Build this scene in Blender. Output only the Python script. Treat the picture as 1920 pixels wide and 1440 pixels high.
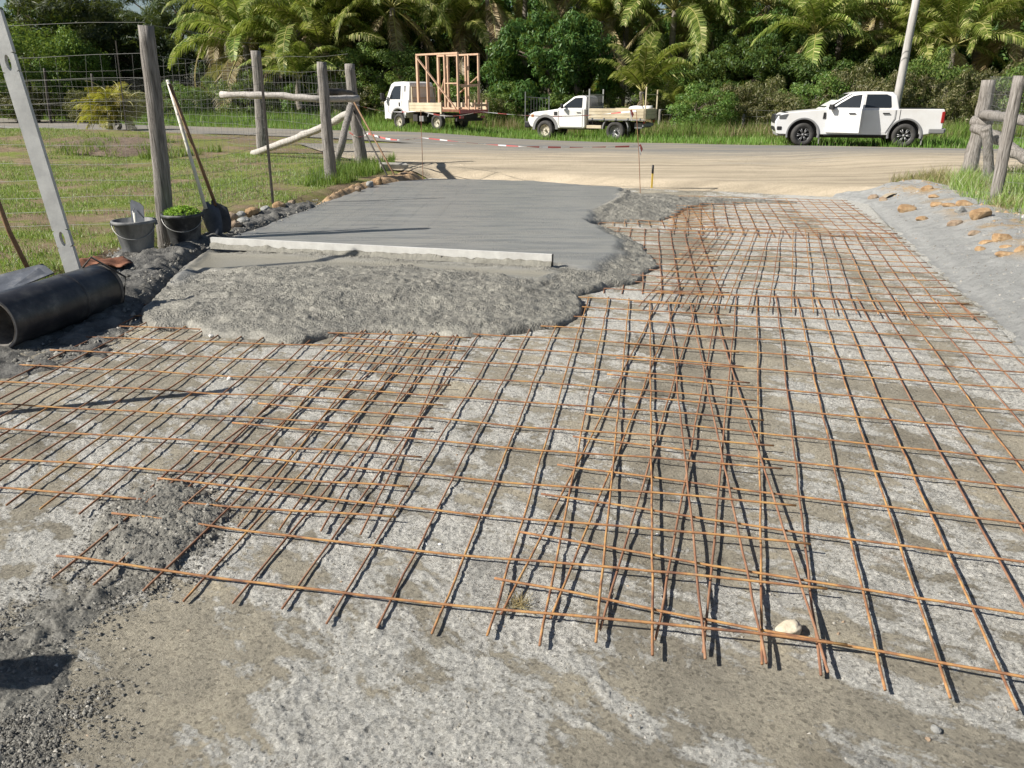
import bpy, bmesh, math, random
import numpy as np
from mathutils import Vector, Matrix
random.seed(7); rng = np.random.default_rng(7)
for o in list(bpy.data.objects): bpy.data.objects.remove(o)
S = bpy.context.scene; COL = S.collection
R = math.radians
# ---------------------------------------------------------------- camera, sky, sun, exposure
H, PITCH, F = 1.50, 20.5, 1443.0
cam = bpy.data.cameras.new('camera'); cam.sensor_width = 36; cam.lens = F/1920*36
cam.clip_start = .05; cam.clip_end = 2000
co = bpy.data.objects.new('camera', cam); COL.objects.link(co)
co.location = (0, 0, H); co.rotation_euler = (R(90-PITCH), 0, 0); S.camera = co
SUN_EL, SUN_DIR = 38.0, (-.955, -.297)            # horizontal direction towards the sun
sunaz = math.atan2(SUN_DIR[0], SUN_DIR[1])
w = bpy.data.worlds.new('World'); S.world = w; w.use_nodes = True
nt = w.node_tree; sky = nt.nodes.new('ShaderNodeTexSky'); sky.sky_type = 'NISHITA'; sky.sun_disc = False
sky.sun_elevation = R(SUN_EL); sky.sun_rotation = sunaz; sky.dust_density = .8
bg = nt.nodes['Background']; bg.inputs[1].default_value = .05
nt.links.new(sky.outputs[0], bg.inputs[0])
sl = bpy.data.lights.new('sun', 'SUN'); sl.energy = 5.0; sl.angle = R(.5); sl.color = (1, .95, .87)
so = bpy.data.objects.new('sun', sl); COL.objects.link(so)
sv = Vector((SUN_DIR[0]*math.cos(R(SUN_EL)), SUN_DIR[1]*math.cos(R(SUN_EL)), math.sin(R(SUN_EL))))
so.rotation_euler = sv.to_track_quat('Z', 'Y').to_euler(); so.location = (-20, -8, 25)
S.view_settings.view_transform = 'Standard'; S.view_settings.look = 'None'
S.view_settings.exposure = .66; S.view_settings.gamma = 1
# ---------------------------------------------------------------- numeric helpers
def smooth(a, b, x):
    t = np.clip((np.asarray(x, float)-a)/(b-a), 0, 1); return t*t*(3-2*t)
def vnoise(x, y, seed=0):
    x = np.asarray(x, float); y = np.asarray(y, float)
    xi = np.floor(x).astype(np.int64); yi = np.floor(y).astype(np.int64)
    fx = x-xi; fy = y-yi; fx = fx*fx*(3-2*fx); fy = fy*fy*(3-2*fy)
    def h(a, b):
        n = (a*374761393 + b*668265263 + seed*974634777) & 0x7fffffff
        n = ((n ^ (n >> 13))*1274126177) & 0x7fffffff
        return ((n ^ (n >> 16)) & 0xffff)/65535.0
    a = h(xi, yi); b = h(xi+1, yi); c = h(xi, yi+1); d = h(xi+1, yi+1)
    return (a*(1-fx)+b*fx)*(1-fy)+(c*(1-fx)+d*fx)*fy
def fbm(x, y, oct=4, seed=0, gain=.5):
    s = 0; a = 1; t = 0
    for i in range(oct):
        s = s+a*(vnoise(np.asarray(x)*2**i, np.asarray(y)*2**i, seed+i)-.5)*2; t += a; a *= gain
    return s/t
def sdf(poly, x, y):
    """signed distance to a polygon, positive inside"""
    x = np.asarray(x, float); y = np.asarray(y, float)
    d = np.full(x.shape, 1e9); ins = np.zeros(x.shape, bool); n = len(poly)
    for i in range(n):
        ax, ay = poly[i]; bx, by = poly[(i+1) % n]
        ex, ey = bx-ax, by-ay; wx, wy = x-ax, y-ay
        t = np.clip((wx*ex+wy*ey)/(ex*ex+ey*ey+1e-12), 0, 1)
        d = np.minimum(d, np.hypot(wx-ex*t, wy-ey*t))
        c = ((ay > y) != (by > y)) & (x < (bx-ax)*(y-ay)/((by-ay) if by != ay else 1e-9)+ax)
        ins ^= c
    return np.where(ins, d, -d)
cP, sP = math.cos(R(PITCH)), math.sin(R(PITCH))
def ray(px, py):
    u = (px-960)/F; v = -(py-720)/F
    return (u, cP+v*sP, -sP+v*cP)
def Gz(px, py, z=0.0):
    d = ray(px, py); t = (z-H)/d[2]; return (d[0]*t, d[1]*t)
def AY(px, py, Y):
    """point seen at the pixel, at depth Y"""
    d = ray(px, py); t = Y/d[1]; return Vector((d[0]*t, Y, H+d[2]*t))
# driveway pit (bottom at z = 0); land round it is about .1 higher
DRIVE = [Gz(-1500, 1900), Gz(-1500, 1000), Gz(-400, 690), (-3.6, 5.2), (-3.45, 8.3), (-2.95, 11), (-2.0, 15.0),
         (-1.6, 15.55), Gz(1000, 342), Gz(1170, 352), Gz(1420, 362), Gz(1620, 372), Gz(1700, 460), Gz(1850, 590), Gz(1990, 740), Gz(2700, 1500), Gz(2700, 2400)]
def gz(x, y, pit=True):
    x = np.asarray(x, float); y = np.asarray(y, float)
    z = .10+.02*fbm(x*.35, y*.35, 3, 3)
    z = z+.50*np.exp(-(((x+13.5)/6.5)**2+((y-23)/5.0)**2))          # raised lawn and bed on the left
    z = z+.12*smooth(-1.5, -4, x)*smooth(20, 6, y)*.4
    z = z-.24*smooth(19, 27, y)*smooth(-5, 4, x)
    z = z-.10*smooth(30, 34, y)*smooth(-3, 2, x)
    z = z+.20*smooth(6, 9, x)*smooth(26, 16, y)*smooth(4, 8, y)*.6
    if pit:
        s = sdf(DRIVE, x, y)
        z = z*(1-smooth(-.35, .02, s))-.06*smooth(-.35, .02, s)
    return z
def G(px, py, dz=0.0):
    """terrain point under a pixel (the land level outside the pit)"""
    z = .1
    for _ in range(25):
        p = Gz(px, py, z); z = .5*z+.5*float(gz(p[0], p[1], False))+dz*.5
    return Vector((p[0], p[1], z))
def G0(px, py, z=0.0):
    p = Gz(px, py, z); return Vector((p[0], p[1], z))
# ---------------------------------------------------------------- mesh builder
class MB:
    def __init__(s): s.v = []; s.f = []
    def add(s, vs, fs):
        n = len(s.v); s.v += [tuple(a) for a in vs]; s.f += [tuple(i+n for i in f) for f in fs]; return s
    def box(s, c, d, rot=None, taper=1):
        hx, hy, hz = d[0]/2, d[1]/2, d[2]/2
        vs = [Vector((a*hx*(taper if e > 0 else 1), b*hy*(taper if e > 0 else 1), e*hz)) for e in (-1, 1) for a, b in ((-1, -1), (1, -1), (1, 1), (-1, 1))]
        if rot is not None: vs = [rot @ v for v in vs]
        return s.add([v+Vector(c) for v in vs], [(3, 2, 1, 0), (4, 5, 6, 7), (0, 1, 5, 4), (1, 2, 6, 5), (2, 3, 7, 6), (3, 0, 4, 7)])
    def bar(s, a, b, w, h, up=(0, 0, 1)):
        a = Vector(a); b = Vector(b); d = b-a; L = d.length; x = d/L
        up = Vector(up); y = up.cross(x)
        if y.length < 1e-4: y = Vector((0, 1, 0)).cross(x)
        y.normalize(); z = x.cross(y)
        return s.box((a+b)/2, (L, w, h), Matrix((x, y, z)).transposed())
    def tube(s, pts, r, n=8, cap=True, wob=0, seed=0):
        pts = [Vector(p) for p in pts]; m = len(pts)
        if not hasattr(r, '__len__'): r = [r]*m
        t0 = (pts[1]-pts[0]).normalized(); ref = Vector((0, 0, 1)) if abs(t0.z) < .9 else Vector((1, 0, 0))
        vs = []; rd = random.Random(seed)
        for i, p in enumerate(pts):
            t = (pts[min(i+1, m-1)]-pts[max(i-1, 0)]).normalized()
            u = ref.cross(t).normalized(); q = t.cross(u); ref = q.cross(u)*-1 if False else ref
            for k in range(n):
                a = 2*math.pi*k/n; rr = r[i]*(1+wob*(rd.random()-.5))
                vs.append(p+u*math.cos(a)*rr+q*math.sin(a)*rr)
        fs = [(i*n+k, i*n+(k+1) % n, (i+1)*n+(k+1) % n, (i+1)*n+k) for i in range(m-1) for k in range(n)]
        if cap: fs += [tuple(range(n-1, -1, -1)), tuple((m-1)*n+k for k in range(n))]
        return s.add(vs, fs)
    def lathe(s, prof, n=24, axis='z', c=(0, 0, 0), close=False):
        vs = []
        for r, h in prof:
            for k in range(n):
                a = 2*math.pi*k/n; x, y = r*math.cos(a), r*math.sin(a)
                p = {'z': (x, y, h), 'y': (x, h, y), 'x': (h, x, y)}[axis]
                vs.append((p[0]+c[0], p[1]+c[1], p[2]+c[2]))
        m = len(prof)
        fs = [(i*n+k, i*n+(k+1) % n, ((i+1) % m)*n+(k+1) % n, ((i+1) % m)*n+k) for i in range(m if close else m-1) for k in range(n)]
        return s.add(vs, fs)
    def prism(s, poly, y0, y1, wf=None):
        """poly in (x,z) extruded along y; wf(z) scales the two half widths"""
        n = len(poly); vs = []
        for y in (y0, y1):
            for x, z in poly: vs.append((x, y*(wf(z) if wf else 1), z))
        return s.add(vs, [tuple(range(n)), tuple(range(2*n-1, n-1, -1))]+[(i, i+n, (i+1) % n+n, (i+1) % n) for i in range(n)])
    def build(s, name, m, parent=None, smooth=False, bevel=0, seg=2, loc=None):
        me = bpy.data.meshes.new(name); me.from_pydata([tuple(v) for v in s.v], [], s.f); me.materials.append(m)
        bm = bmesh.new(); bm.from_mesh(me); bmesh.ops.recalc_face_normals(bm, faces=bm.faces)
        bm.to_mesh(me); bm.free()
        if smooth:
            me.polygons.foreach_set('use_smooth', [True]*len(me.polygons))
        o = bpy.data.objects.new(name, me); COL.objects.link(o)
        if parent: o.parent = parent
        if loc is not None: o.location = loc
        if bevel:
            b = o.modifiers.new('b', 'BEVEL'); b.width = bevel; b.segments = seg; b.limit_method = 'ANGLE'; b.angle_limit = R(35); b.harden_normals = False
        if smooth and bevel is not None and smooth == 'auto': 
            pass
        return o
def npmesh(name, v, f, m, parent=None, smooth=False):
    """v (N,3) array, f (M,k) array"""
    v = np.ascontiguousarray(v, np.float32); f = np.ascontiguousarray(f, np.int32); k = f.shape[1]
    me = bpy.data.meshes.new(name); me.vertices.add(len(v)); me.vertices.foreach_set('co', v.ravel())
    me.loops.add(f.size); me.loops.foreach_set('vertex_index', f.ravel())
    me.polygons.add(len(f)); me.polygons.foreach_set('loop_start', np.arange(0, f.size, k, dtype=np.int32))
    me.polygons.foreach_set('loop_total', np.full(len(f), k, np.int32))
    if smooth: me.polygons.foreach_set('use_smooth', np.ones(len(f), bool))
    me.update(calc_edges=True); me.validate(); me.materials.append(m)
    o = bpy.data.objects.new(name, me); COL.objects.link(o)
    if parent: o.parent = parent
    return o
def gridmesh(name, X, Y, Z, m, mask=None, parent=None):
    r, c = X.shape; idx = np.arange(r*c).reshape(r, c)
    f = np.stack([idx[:-1, :-1], idx[:-1, 1:], idx[1:, 1:], idx[1:, :-1]], -1).reshape(-1, 4)
    v = np.stack([X, Y, Z], -1).reshape(-1, 3)
    if mask is not None:
        mk = mask.ravel(); f = f[mk[f].all(1)]
        used = np.zeros(len(v), bool); used[f.ravel()] = True
        new = np.cumsum(used)-1; v = v[used]; f = new[f]
    return npmesh(name, v, f, m, parent, True)
def Gf(px, py, zf):
    z = .15
    for _ in range(30):
        p = Gz(px, py, z); z = .6*z+.4*float(zf(np.array([[p[0]]]), np.array([[p[1]]])).ravel()[0])
    return Vector((p[0], p[1], z))
def tag(o, label=None, cat=None, group=None, kind=None):
    if label: o['label'] = label
    if cat: o['category'] = cat
    if group: o['group'] = group
    if kind: o['kind'] = kind
    return o
def thing(name, label, cat, loc=(0, 0, 0), rz=0, group=None):
    o = bpy.data.objects.new(name, None); COL.objects.link(o); o.empty_display_size = .2
    o.location = loc; o.rotation_euler = (0, 0, rz); return tag(o, label, cat, group)
def copy_tree(o, parent=None):
    c = o.copy(); COL.objects.link(c); c.parent = parent
    for ch in list(o.children): copy_tree(ch, c)
    return c
# ---------------------------------------------------------------- materials
def mat(name):
    m = bpy.data.materials.new(name); m.use_nodes = True; nt = m.node_tree
    return m, nt, nt.nodes['Principled BSDF']
class N:
    def __init__(s, nt): s.nt = nt
    def n(s, t, **k):
        a = s.nt.nodes.new(t)
        for q, v in k.items():
            if q in a.inputs: a.inputs[q].default_value = v
            else: setattr(a, q, v)
        return a
    def l(s, a, b): s.nt.links.new(a, b)
    def coord(s, stretch=(1, 1, 1), rz=0):
        tc = s.n('ShaderNodeTexCoord'); mp = s.n('ShaderNodeMapping'); mp.inputs['Scale'].default_value = stretch
        mp.inputs['Rotation'].default_value = (0, 0, rz)
        s.l(tc.outputs['Object'], mp.inputs[0]); return mp.outputs[0]
    def noise(s, vec, scale, detail=6, rough=.6, dist=0):
        a = s.n('ShaderNodeTexNoise'); a.inputs['Scale'].default_value = scale; a.inputs['Detail'].default_value = detail
        a.inputs['Roughness'].default_value = rough; a.inputs['Distortion'].default_value = dist
        s.l(vec, a.inputs['Vector']); return a.outputs['Fac']
    def vor(s, vec, scale, out='Distance', feature='F1', rnd=1):
        a = s.n('ShaderNodeTexVoronoi'); a.feature = feature; a.inputs['Scale'].default_value = scale; a.inputs['Randomness'].default_value = rnd
        s.l(vec, a.inputs['Vector']); return a.outputs[out]
    def ramp(s, fac, stops, interp='LINEAR'):
        a = s.n('ShaderNodeValToRGB'); a.color_ramp.interpolation = interp; e = a.color_ramp.elements
        while len(e) > 1: e.remove(e[-1])
        e[0].position = stops[0][0]; e[0].color = (*stops[0][1], 1)
        for p, c in stops[1:]:
            q = e.new(p); q.color = (*c, 1)
        s.l(fac, a.inputs[0]); return a.outputs[0]
    def g(s, v): return (v, v, v)
    def mix(s, fac, a, b, mode='MIX'):
        m = s.n('ShaderNodeMix', data_type='RGBA', blend_type=mode)
        for i, q in ((0, fac), (6, a), (7, b)):
            if isinstance(q, (int, float)): m.inputs[i].default_value = q
            elif isinstance(q, tuple): m.inputs[i].default_value = (*q, 1)
            else: s.l(q, m.inputs[i])
        return m.outputs[2]
    def math(s, op, a, b=0., clamp=False):
        m = s.n('ShaderNodeMath', operation=op, use_clamp=clamp)
        for i, q in ((0, a), (1, b)):
            if isinstance(q, (int, float)): m.inputs[i].default_value = q
            else: s.l(q, m.inputs[i])
        return m.outputs[0]
    def bump(s, h, strength, dist, prev=None):
        b = s.n('ShaderNodeBump'); b.inputs['Strength'].default_value = strength; b.inputs['Distance'].default_value = dist
        s.l(h, b.inputs['Height'])
        if prev is not None: s.l(prev, b.inputs['Normal'])
        return b.outputs[0]
def pm(name, cols, scale=4, rough=.85, metal=0, stretch=(1, 1, 1), bump=.3, bscale=40, bdist=.01, spec=.4, big=None, rz=0):
    m, nt, b = mat(name); k = N(nt); v = k.coord(stretch, rz)
    c = k.ramp(k.noise(v, scale, 8, .65), cols)
    if big: c = k.mix(big[1], c, k.ramp(k.noise(v, big[0], 4), [(.3, k.g(.35)), (.7, k.g(1.))]), 'MULTIPLY')
    k.l(c, b.inputs['Base Color']); b.inputs['Roughness'].default_value = rough; b.inputs['Metallic'].default_value = metal
    b.inputs['Specular IOR Level'].default_value = spec
    if bump: k.l(k.bump(k.noise(v, bscale, 6, .7), bump, bdist), b.inputs['Normal'])
    return m
def plain(name, c, rough=.5, metal=0, spec=.5, var=.12, scale=6, coat=0):
    lo = tuple(x*(1-var) for x in c); hi = tuple(min(1, x*(1+var*.6)) for x in c)
    m = pm(name, [(.3, lo), (.65, c), (.9, hi)], scale, rough, metal, bump=0, spec=spec)
    if coat: m.node_tree.nodes['Principled BSDF'].inputs['Coat Weight'].default_value = coat
    return m
def leafmat(name, stops, trans=.35, rough=.5, spec=.35):
    m, nt, b = mat(name); k = N(nt); gi = k.n('ShaderNodeNewGeometry')
    c = k.ramp(gi.outputs['Random Per Island'], stops)
    oi = k.n('ShaderNodeObjectInfo')
    hs = k.n('ShaderNodeHueSaturation'); k.l(c, hs.inputs['Color'])
    k.l(k.math('ADD', k.math('MULTIPLY', oi.outputs['Random'], .03), .485), hs.inputs['Hue'])
    k.l(k.math('ADD', k.math('MULTIPLY', oi.outputs['Random'], .4), .8), hs.inputs['Value'])
    c = hs.outputs[0]
    k.l(c, b.inputs['Base Color']); b.inputs['Roughness'].default_value = rough; b.inputs['Specular IOR Level'].default_value = spec
    t = k.n('ShaderNodeBsdfTranslucent'); k.l(k.mix(.5, c, (.35, .42, .05), 'MIX'), t.inputs['Color'])
    mx = k.n('ShaderNodeMixShader'); mx.inputs[0].default_value = trans
    k.l(b.outputs[0], mx.inputs[1]); k.l(t.outputs[0], mx.inputs[2])
    k.l(mx.outputs[0], nt.nodes['Material Output'].inputs['Surface']); return m
# ---------------------------------------------------------------- ground materials
def m_base():
    m, nt, b = mat('compacted_base'); k = N(nt); v = k.coord()
    at = k.n('ShaderNodeAttribute'); at.attribute_name = 'loose'
    f = k.math('ADD', at.outputs['Fac'], k.math('MULTIPLY', k.math('SUBTRACT', k.noise(v, 28, 9, .8), .5), .9))
    mask = k.ramp(f, [(.42, k.g(0)), (.60, k.g(1))])
    brown = k.ramp(k.noise(v, 1.7, 9, .68), [(.30, (.215, .192, .148)), (.46, (.30, .274, .218)), (.58, (.385, .348, .272)), (.72, (.49, .435, .325))])
    grey = k.ramp(k.noise(v, 34, 8, .85), [(.3, (.37, .358, .318)), (.5, (.58, .565, .515)), (.7, (.74, .725, .67))])
    c = k.mix(mask, brown, grey)
    vc = k.vor(v, 120, 'Color'); sp = k.n('ShaderNodeSeparateColor'); k.l(vc, sp.inputs[0])
    c = k.mix(.75, c, k.ramp(sp.outputs[0], [(0, k.g(.42)), (.22, k.g(.85)), (.85, k.g(1.05)), (1, k.g(1.22))]), 'MULTIPLY')
    stain = k.ramp(k.noise(v, 2.6, 7, .6, .6), [(.32, k.g(.62)), (.42, k.g(1.))]); c = k.mix(.8, c, stain, 'MULTIPLY')
    rust = k.ramp(k.noise(v, 1.3, 6, .7, .4), [(.64, k.g(0)), (.72, k.g(.45))]); c = k.mix(rust, c, (.42, .27, .13))
    k.l(c, b.inputs['Base Color']); b.inputs['Roughness'].default_value = .92; b.inputs['Specular IOR Level'].default_value = .15
    h1 = k.math('MULTIPLY', k.math('SUBTRACT', 1., k.vor(v, 130)), k.math('ADD', k.math('MULTIPLY', mask, .8), .3))
    n = k.bump(h1, 1., .007); n = k.bump(k.noise(v, 45, 8, .85), 1., .014, n)
    k.l(n, b.inputs['Normal']); return m
def m_pour(name, dark=1.):
    m, nt, b = mat(name); k = N(nt); v = k.coord()
    at = k.n('ShaderNodeAttribute'); at.attribute_name = 'rough'
    rg = at.outputs['Fac']
    sm = k.ramp(k.noise(k.coord((1, 6, 1), R(9)), 1.1, 10, .7), [(.3, (.175, .177, .172)), (.45, (.225, .226, .217)), (.56, (.295, .288, .262)), (.64, (.24, .237, .222)), (.75, (.32, .31, .28))])
    ro = k.ramp(k.noise(v, 5, 10, .75), [(.3, (.12, .114, .096)), (.47, (.20, .191, .163)), (.58, (.255, .243, .205)), (.72, (.33, .315, .268))])
    c = k.mix(rg, sm, ro)
    vc = k.vor(v, 75, 'Color'); sp = k.n('ShaderNodeSeparateColor'); k.l(vc, sp.inputs[0])
    c = k.mix(k.math('MULTIPLY', rg, .75, True), c, k.ramp(sp.outputs[0], [(0, k.g(.62)), (.3, k.g(.9)), (.93, k.g(1.05)), (1, k.g(1.4))]), 'MULTIPLY')
    st = k.n('ShaderNodeAttribute'); st.attribute_name = 'strip'; c = k.mix(st.outputs['Fac'], c, (.235, .218, .172))
    c = k.mix(1., c, k.g(dark), 'MULTIPLY')
    k.l(c, b.inputs['Base Color'])
    rr = k.math('ADD', .30, k.math('MULTIPLY', rg, .25)); k.l(rr, b.inputs['Roughness'])
    h = k.math('ADD', k.math('MULTIPLY', k.math('SUBTRACT', 1., k.vor(v, 70)), .45), k.math('MULTIPLY', k.noise(v, 34, 9, .72), .8))
    b1 = k.n('ShaderNodeBump'); b1.inputs['Distance'].default_value = .014
    band = k.ramp(k.noise(k.coord((.6, 5, 1), R(7)), 1.3, 6, .6), [(.46, k.g(0)), (.58, k.g(.8))]); k.l(k.math('ADD', k.math('ADD', .05, band), k.math('MULTIPLY', rg, .55)), b1.inputs['Strength']); k.l(h, b1.inputs['Height'])
    b2 = k.bump(k.noise(k.coord((1, 4, 1), R(9)), 14, 9, .75), .35, .012, b1.outputs[0])
    k.l(b2, b.inputs['Normal']); return m
def m_ground():
    m, nt, b = mat('lawn_soil'); k = N(nt); v = k.coord()
    soil = k.ramp(k.noise(v, 3, 8, .7), [(.3, (.15, .11, .07)), (.6, (.27, .205, .135)), (.8, (.38, .31, .22))])
    gr = k.ramp(k.noise(v, 9, 8, .8), [(.3, (.11, .135, .03)), (.55, (.20, .23, .06)), (.8, (.33, .31, .15))])
    c = k.mix(k.ramp(k.noise(v, .8, 10, .75), [(.46, k.g(1)), (.58, k.g(0))]), gr, soil)
    k.l(c, b.inputs['Base Color']); b.inputs['Roughness'].default_value = .95; b.inputs['Specular IOR Level'].default_value = .1
    k.l(k.bump(k.noise(v, 40, 8, .8), .8, .03), b.inputs['Normal']); return m
def m_road():
    m, nt, b = mat('asphalt'); k = N(nt); v = k.coord(); vr = k.coord((.25, 2.2, 1), R(27))
    c = k.ramp(k.noise(v, 60, 6, .8), [(.3, (.15, .147, .14)), (.7, (.225, .218, .205))])
    dust = k.ramp(k.noise(vr, .8, 8, .6), [(.42, k.g(0)), (.66, k.g(.75))])
    c = k.mix(dust, c, (.36, .30, .21)); k.l(c, b.inputs['Base Color']); b.inputs['Roughness'].default_value = .9
    b.inputs['Specular IOR Level'].default_value = .25
    k.l(k.bump(k.noise(v, 90, 4), .4, .008), b.inputs['Normal']); return m
def m_dirt():
    m, nt, b = mat('dirt_apron'); k = N(nt); v = k.coord(); vr = k.coord((.35, 2.4, 1), R(25))
    c = k.ramp(k.noise(vr, .9, 9, .65), [(.28, (.27, .23, .175)), (.43, (.42, .355, .26)), (.58, (.54, .455, .335)), (.8, (.64, .55, .42))])
    c = k.mix(.55, c, k.ramp(k.noise(v, 30, 8, .8), [(.3, k.g(.62)), (.6, k.g(1.05))]), 'MULTIPLY')
    at = k.n('ShaderNodeAttribute'); at.attribute_name = 'across'
    f = k.math('ADD', at.outputs['Fac'], k.math('MULTIPLY', k.math('SUBTRACT', k.noise(vr, 1.1, 8, .7), .5), 1.3))
    asph = k.ramp(k.noise(v, 60, 6, .8), [(.3, (.19, .185, .17)), (.7, (.30, .285, .25))])
    c = k.mix(k.ramp(f, [(.45, k.g(0)), (.95, k.g(.95))]), c, asph)
    k.l(c, b.inputs['Base Color']); b.inputs['Roughness'].default_value = .95; b.inputs['Specular IOR Level'].default_value = .1
    k.l(k.bump(k.noise(v, 25, 8, .8), .8, .03), b.inputs['Normal']); return m
def m_bank():
    m, nt, b = mat('crusher_dust'); k = N(nt); v = k.coord()
    g = k.ramp(k.noise(v, 8, 9, .75), [(.3, (.29, .292, .28)), (.5, (.39, .392, .378)), (.75, (.49, .49, .47))])
    o = k.ramp(k.noise(v, 12, 6), [(.3, (.36, .24, .12)), (.7, (.55, .40, .22))])
    sx = k.n('ShaderNodeSeparateXYZ'); k.l(v, sx.inputs[0]); zr = k.ramp(sx.outputs[2], [(.13, k.g(0)), (.2, k.g(1))])
    c = k.mix(k.math('MULTIPLY', k.ramp(k.noise(v, 1.8, 9, .7, .5), [(.47, k.g(0)), (.56, k.g(.85))]), zr), g, o)
    k.l(c, b.inputs['Base Color']); b.inputs['Roughness'].default_value = .95; b.inputs['Specular IOR Level'].default_value = .15
    n = k.bump(k.noise(v, 60, 8, .85), 1., .02); k.l(k.bump(k.noise(v, 9, 9, .75), .8, .06, n), b.inputs['Normal']); return m
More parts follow.
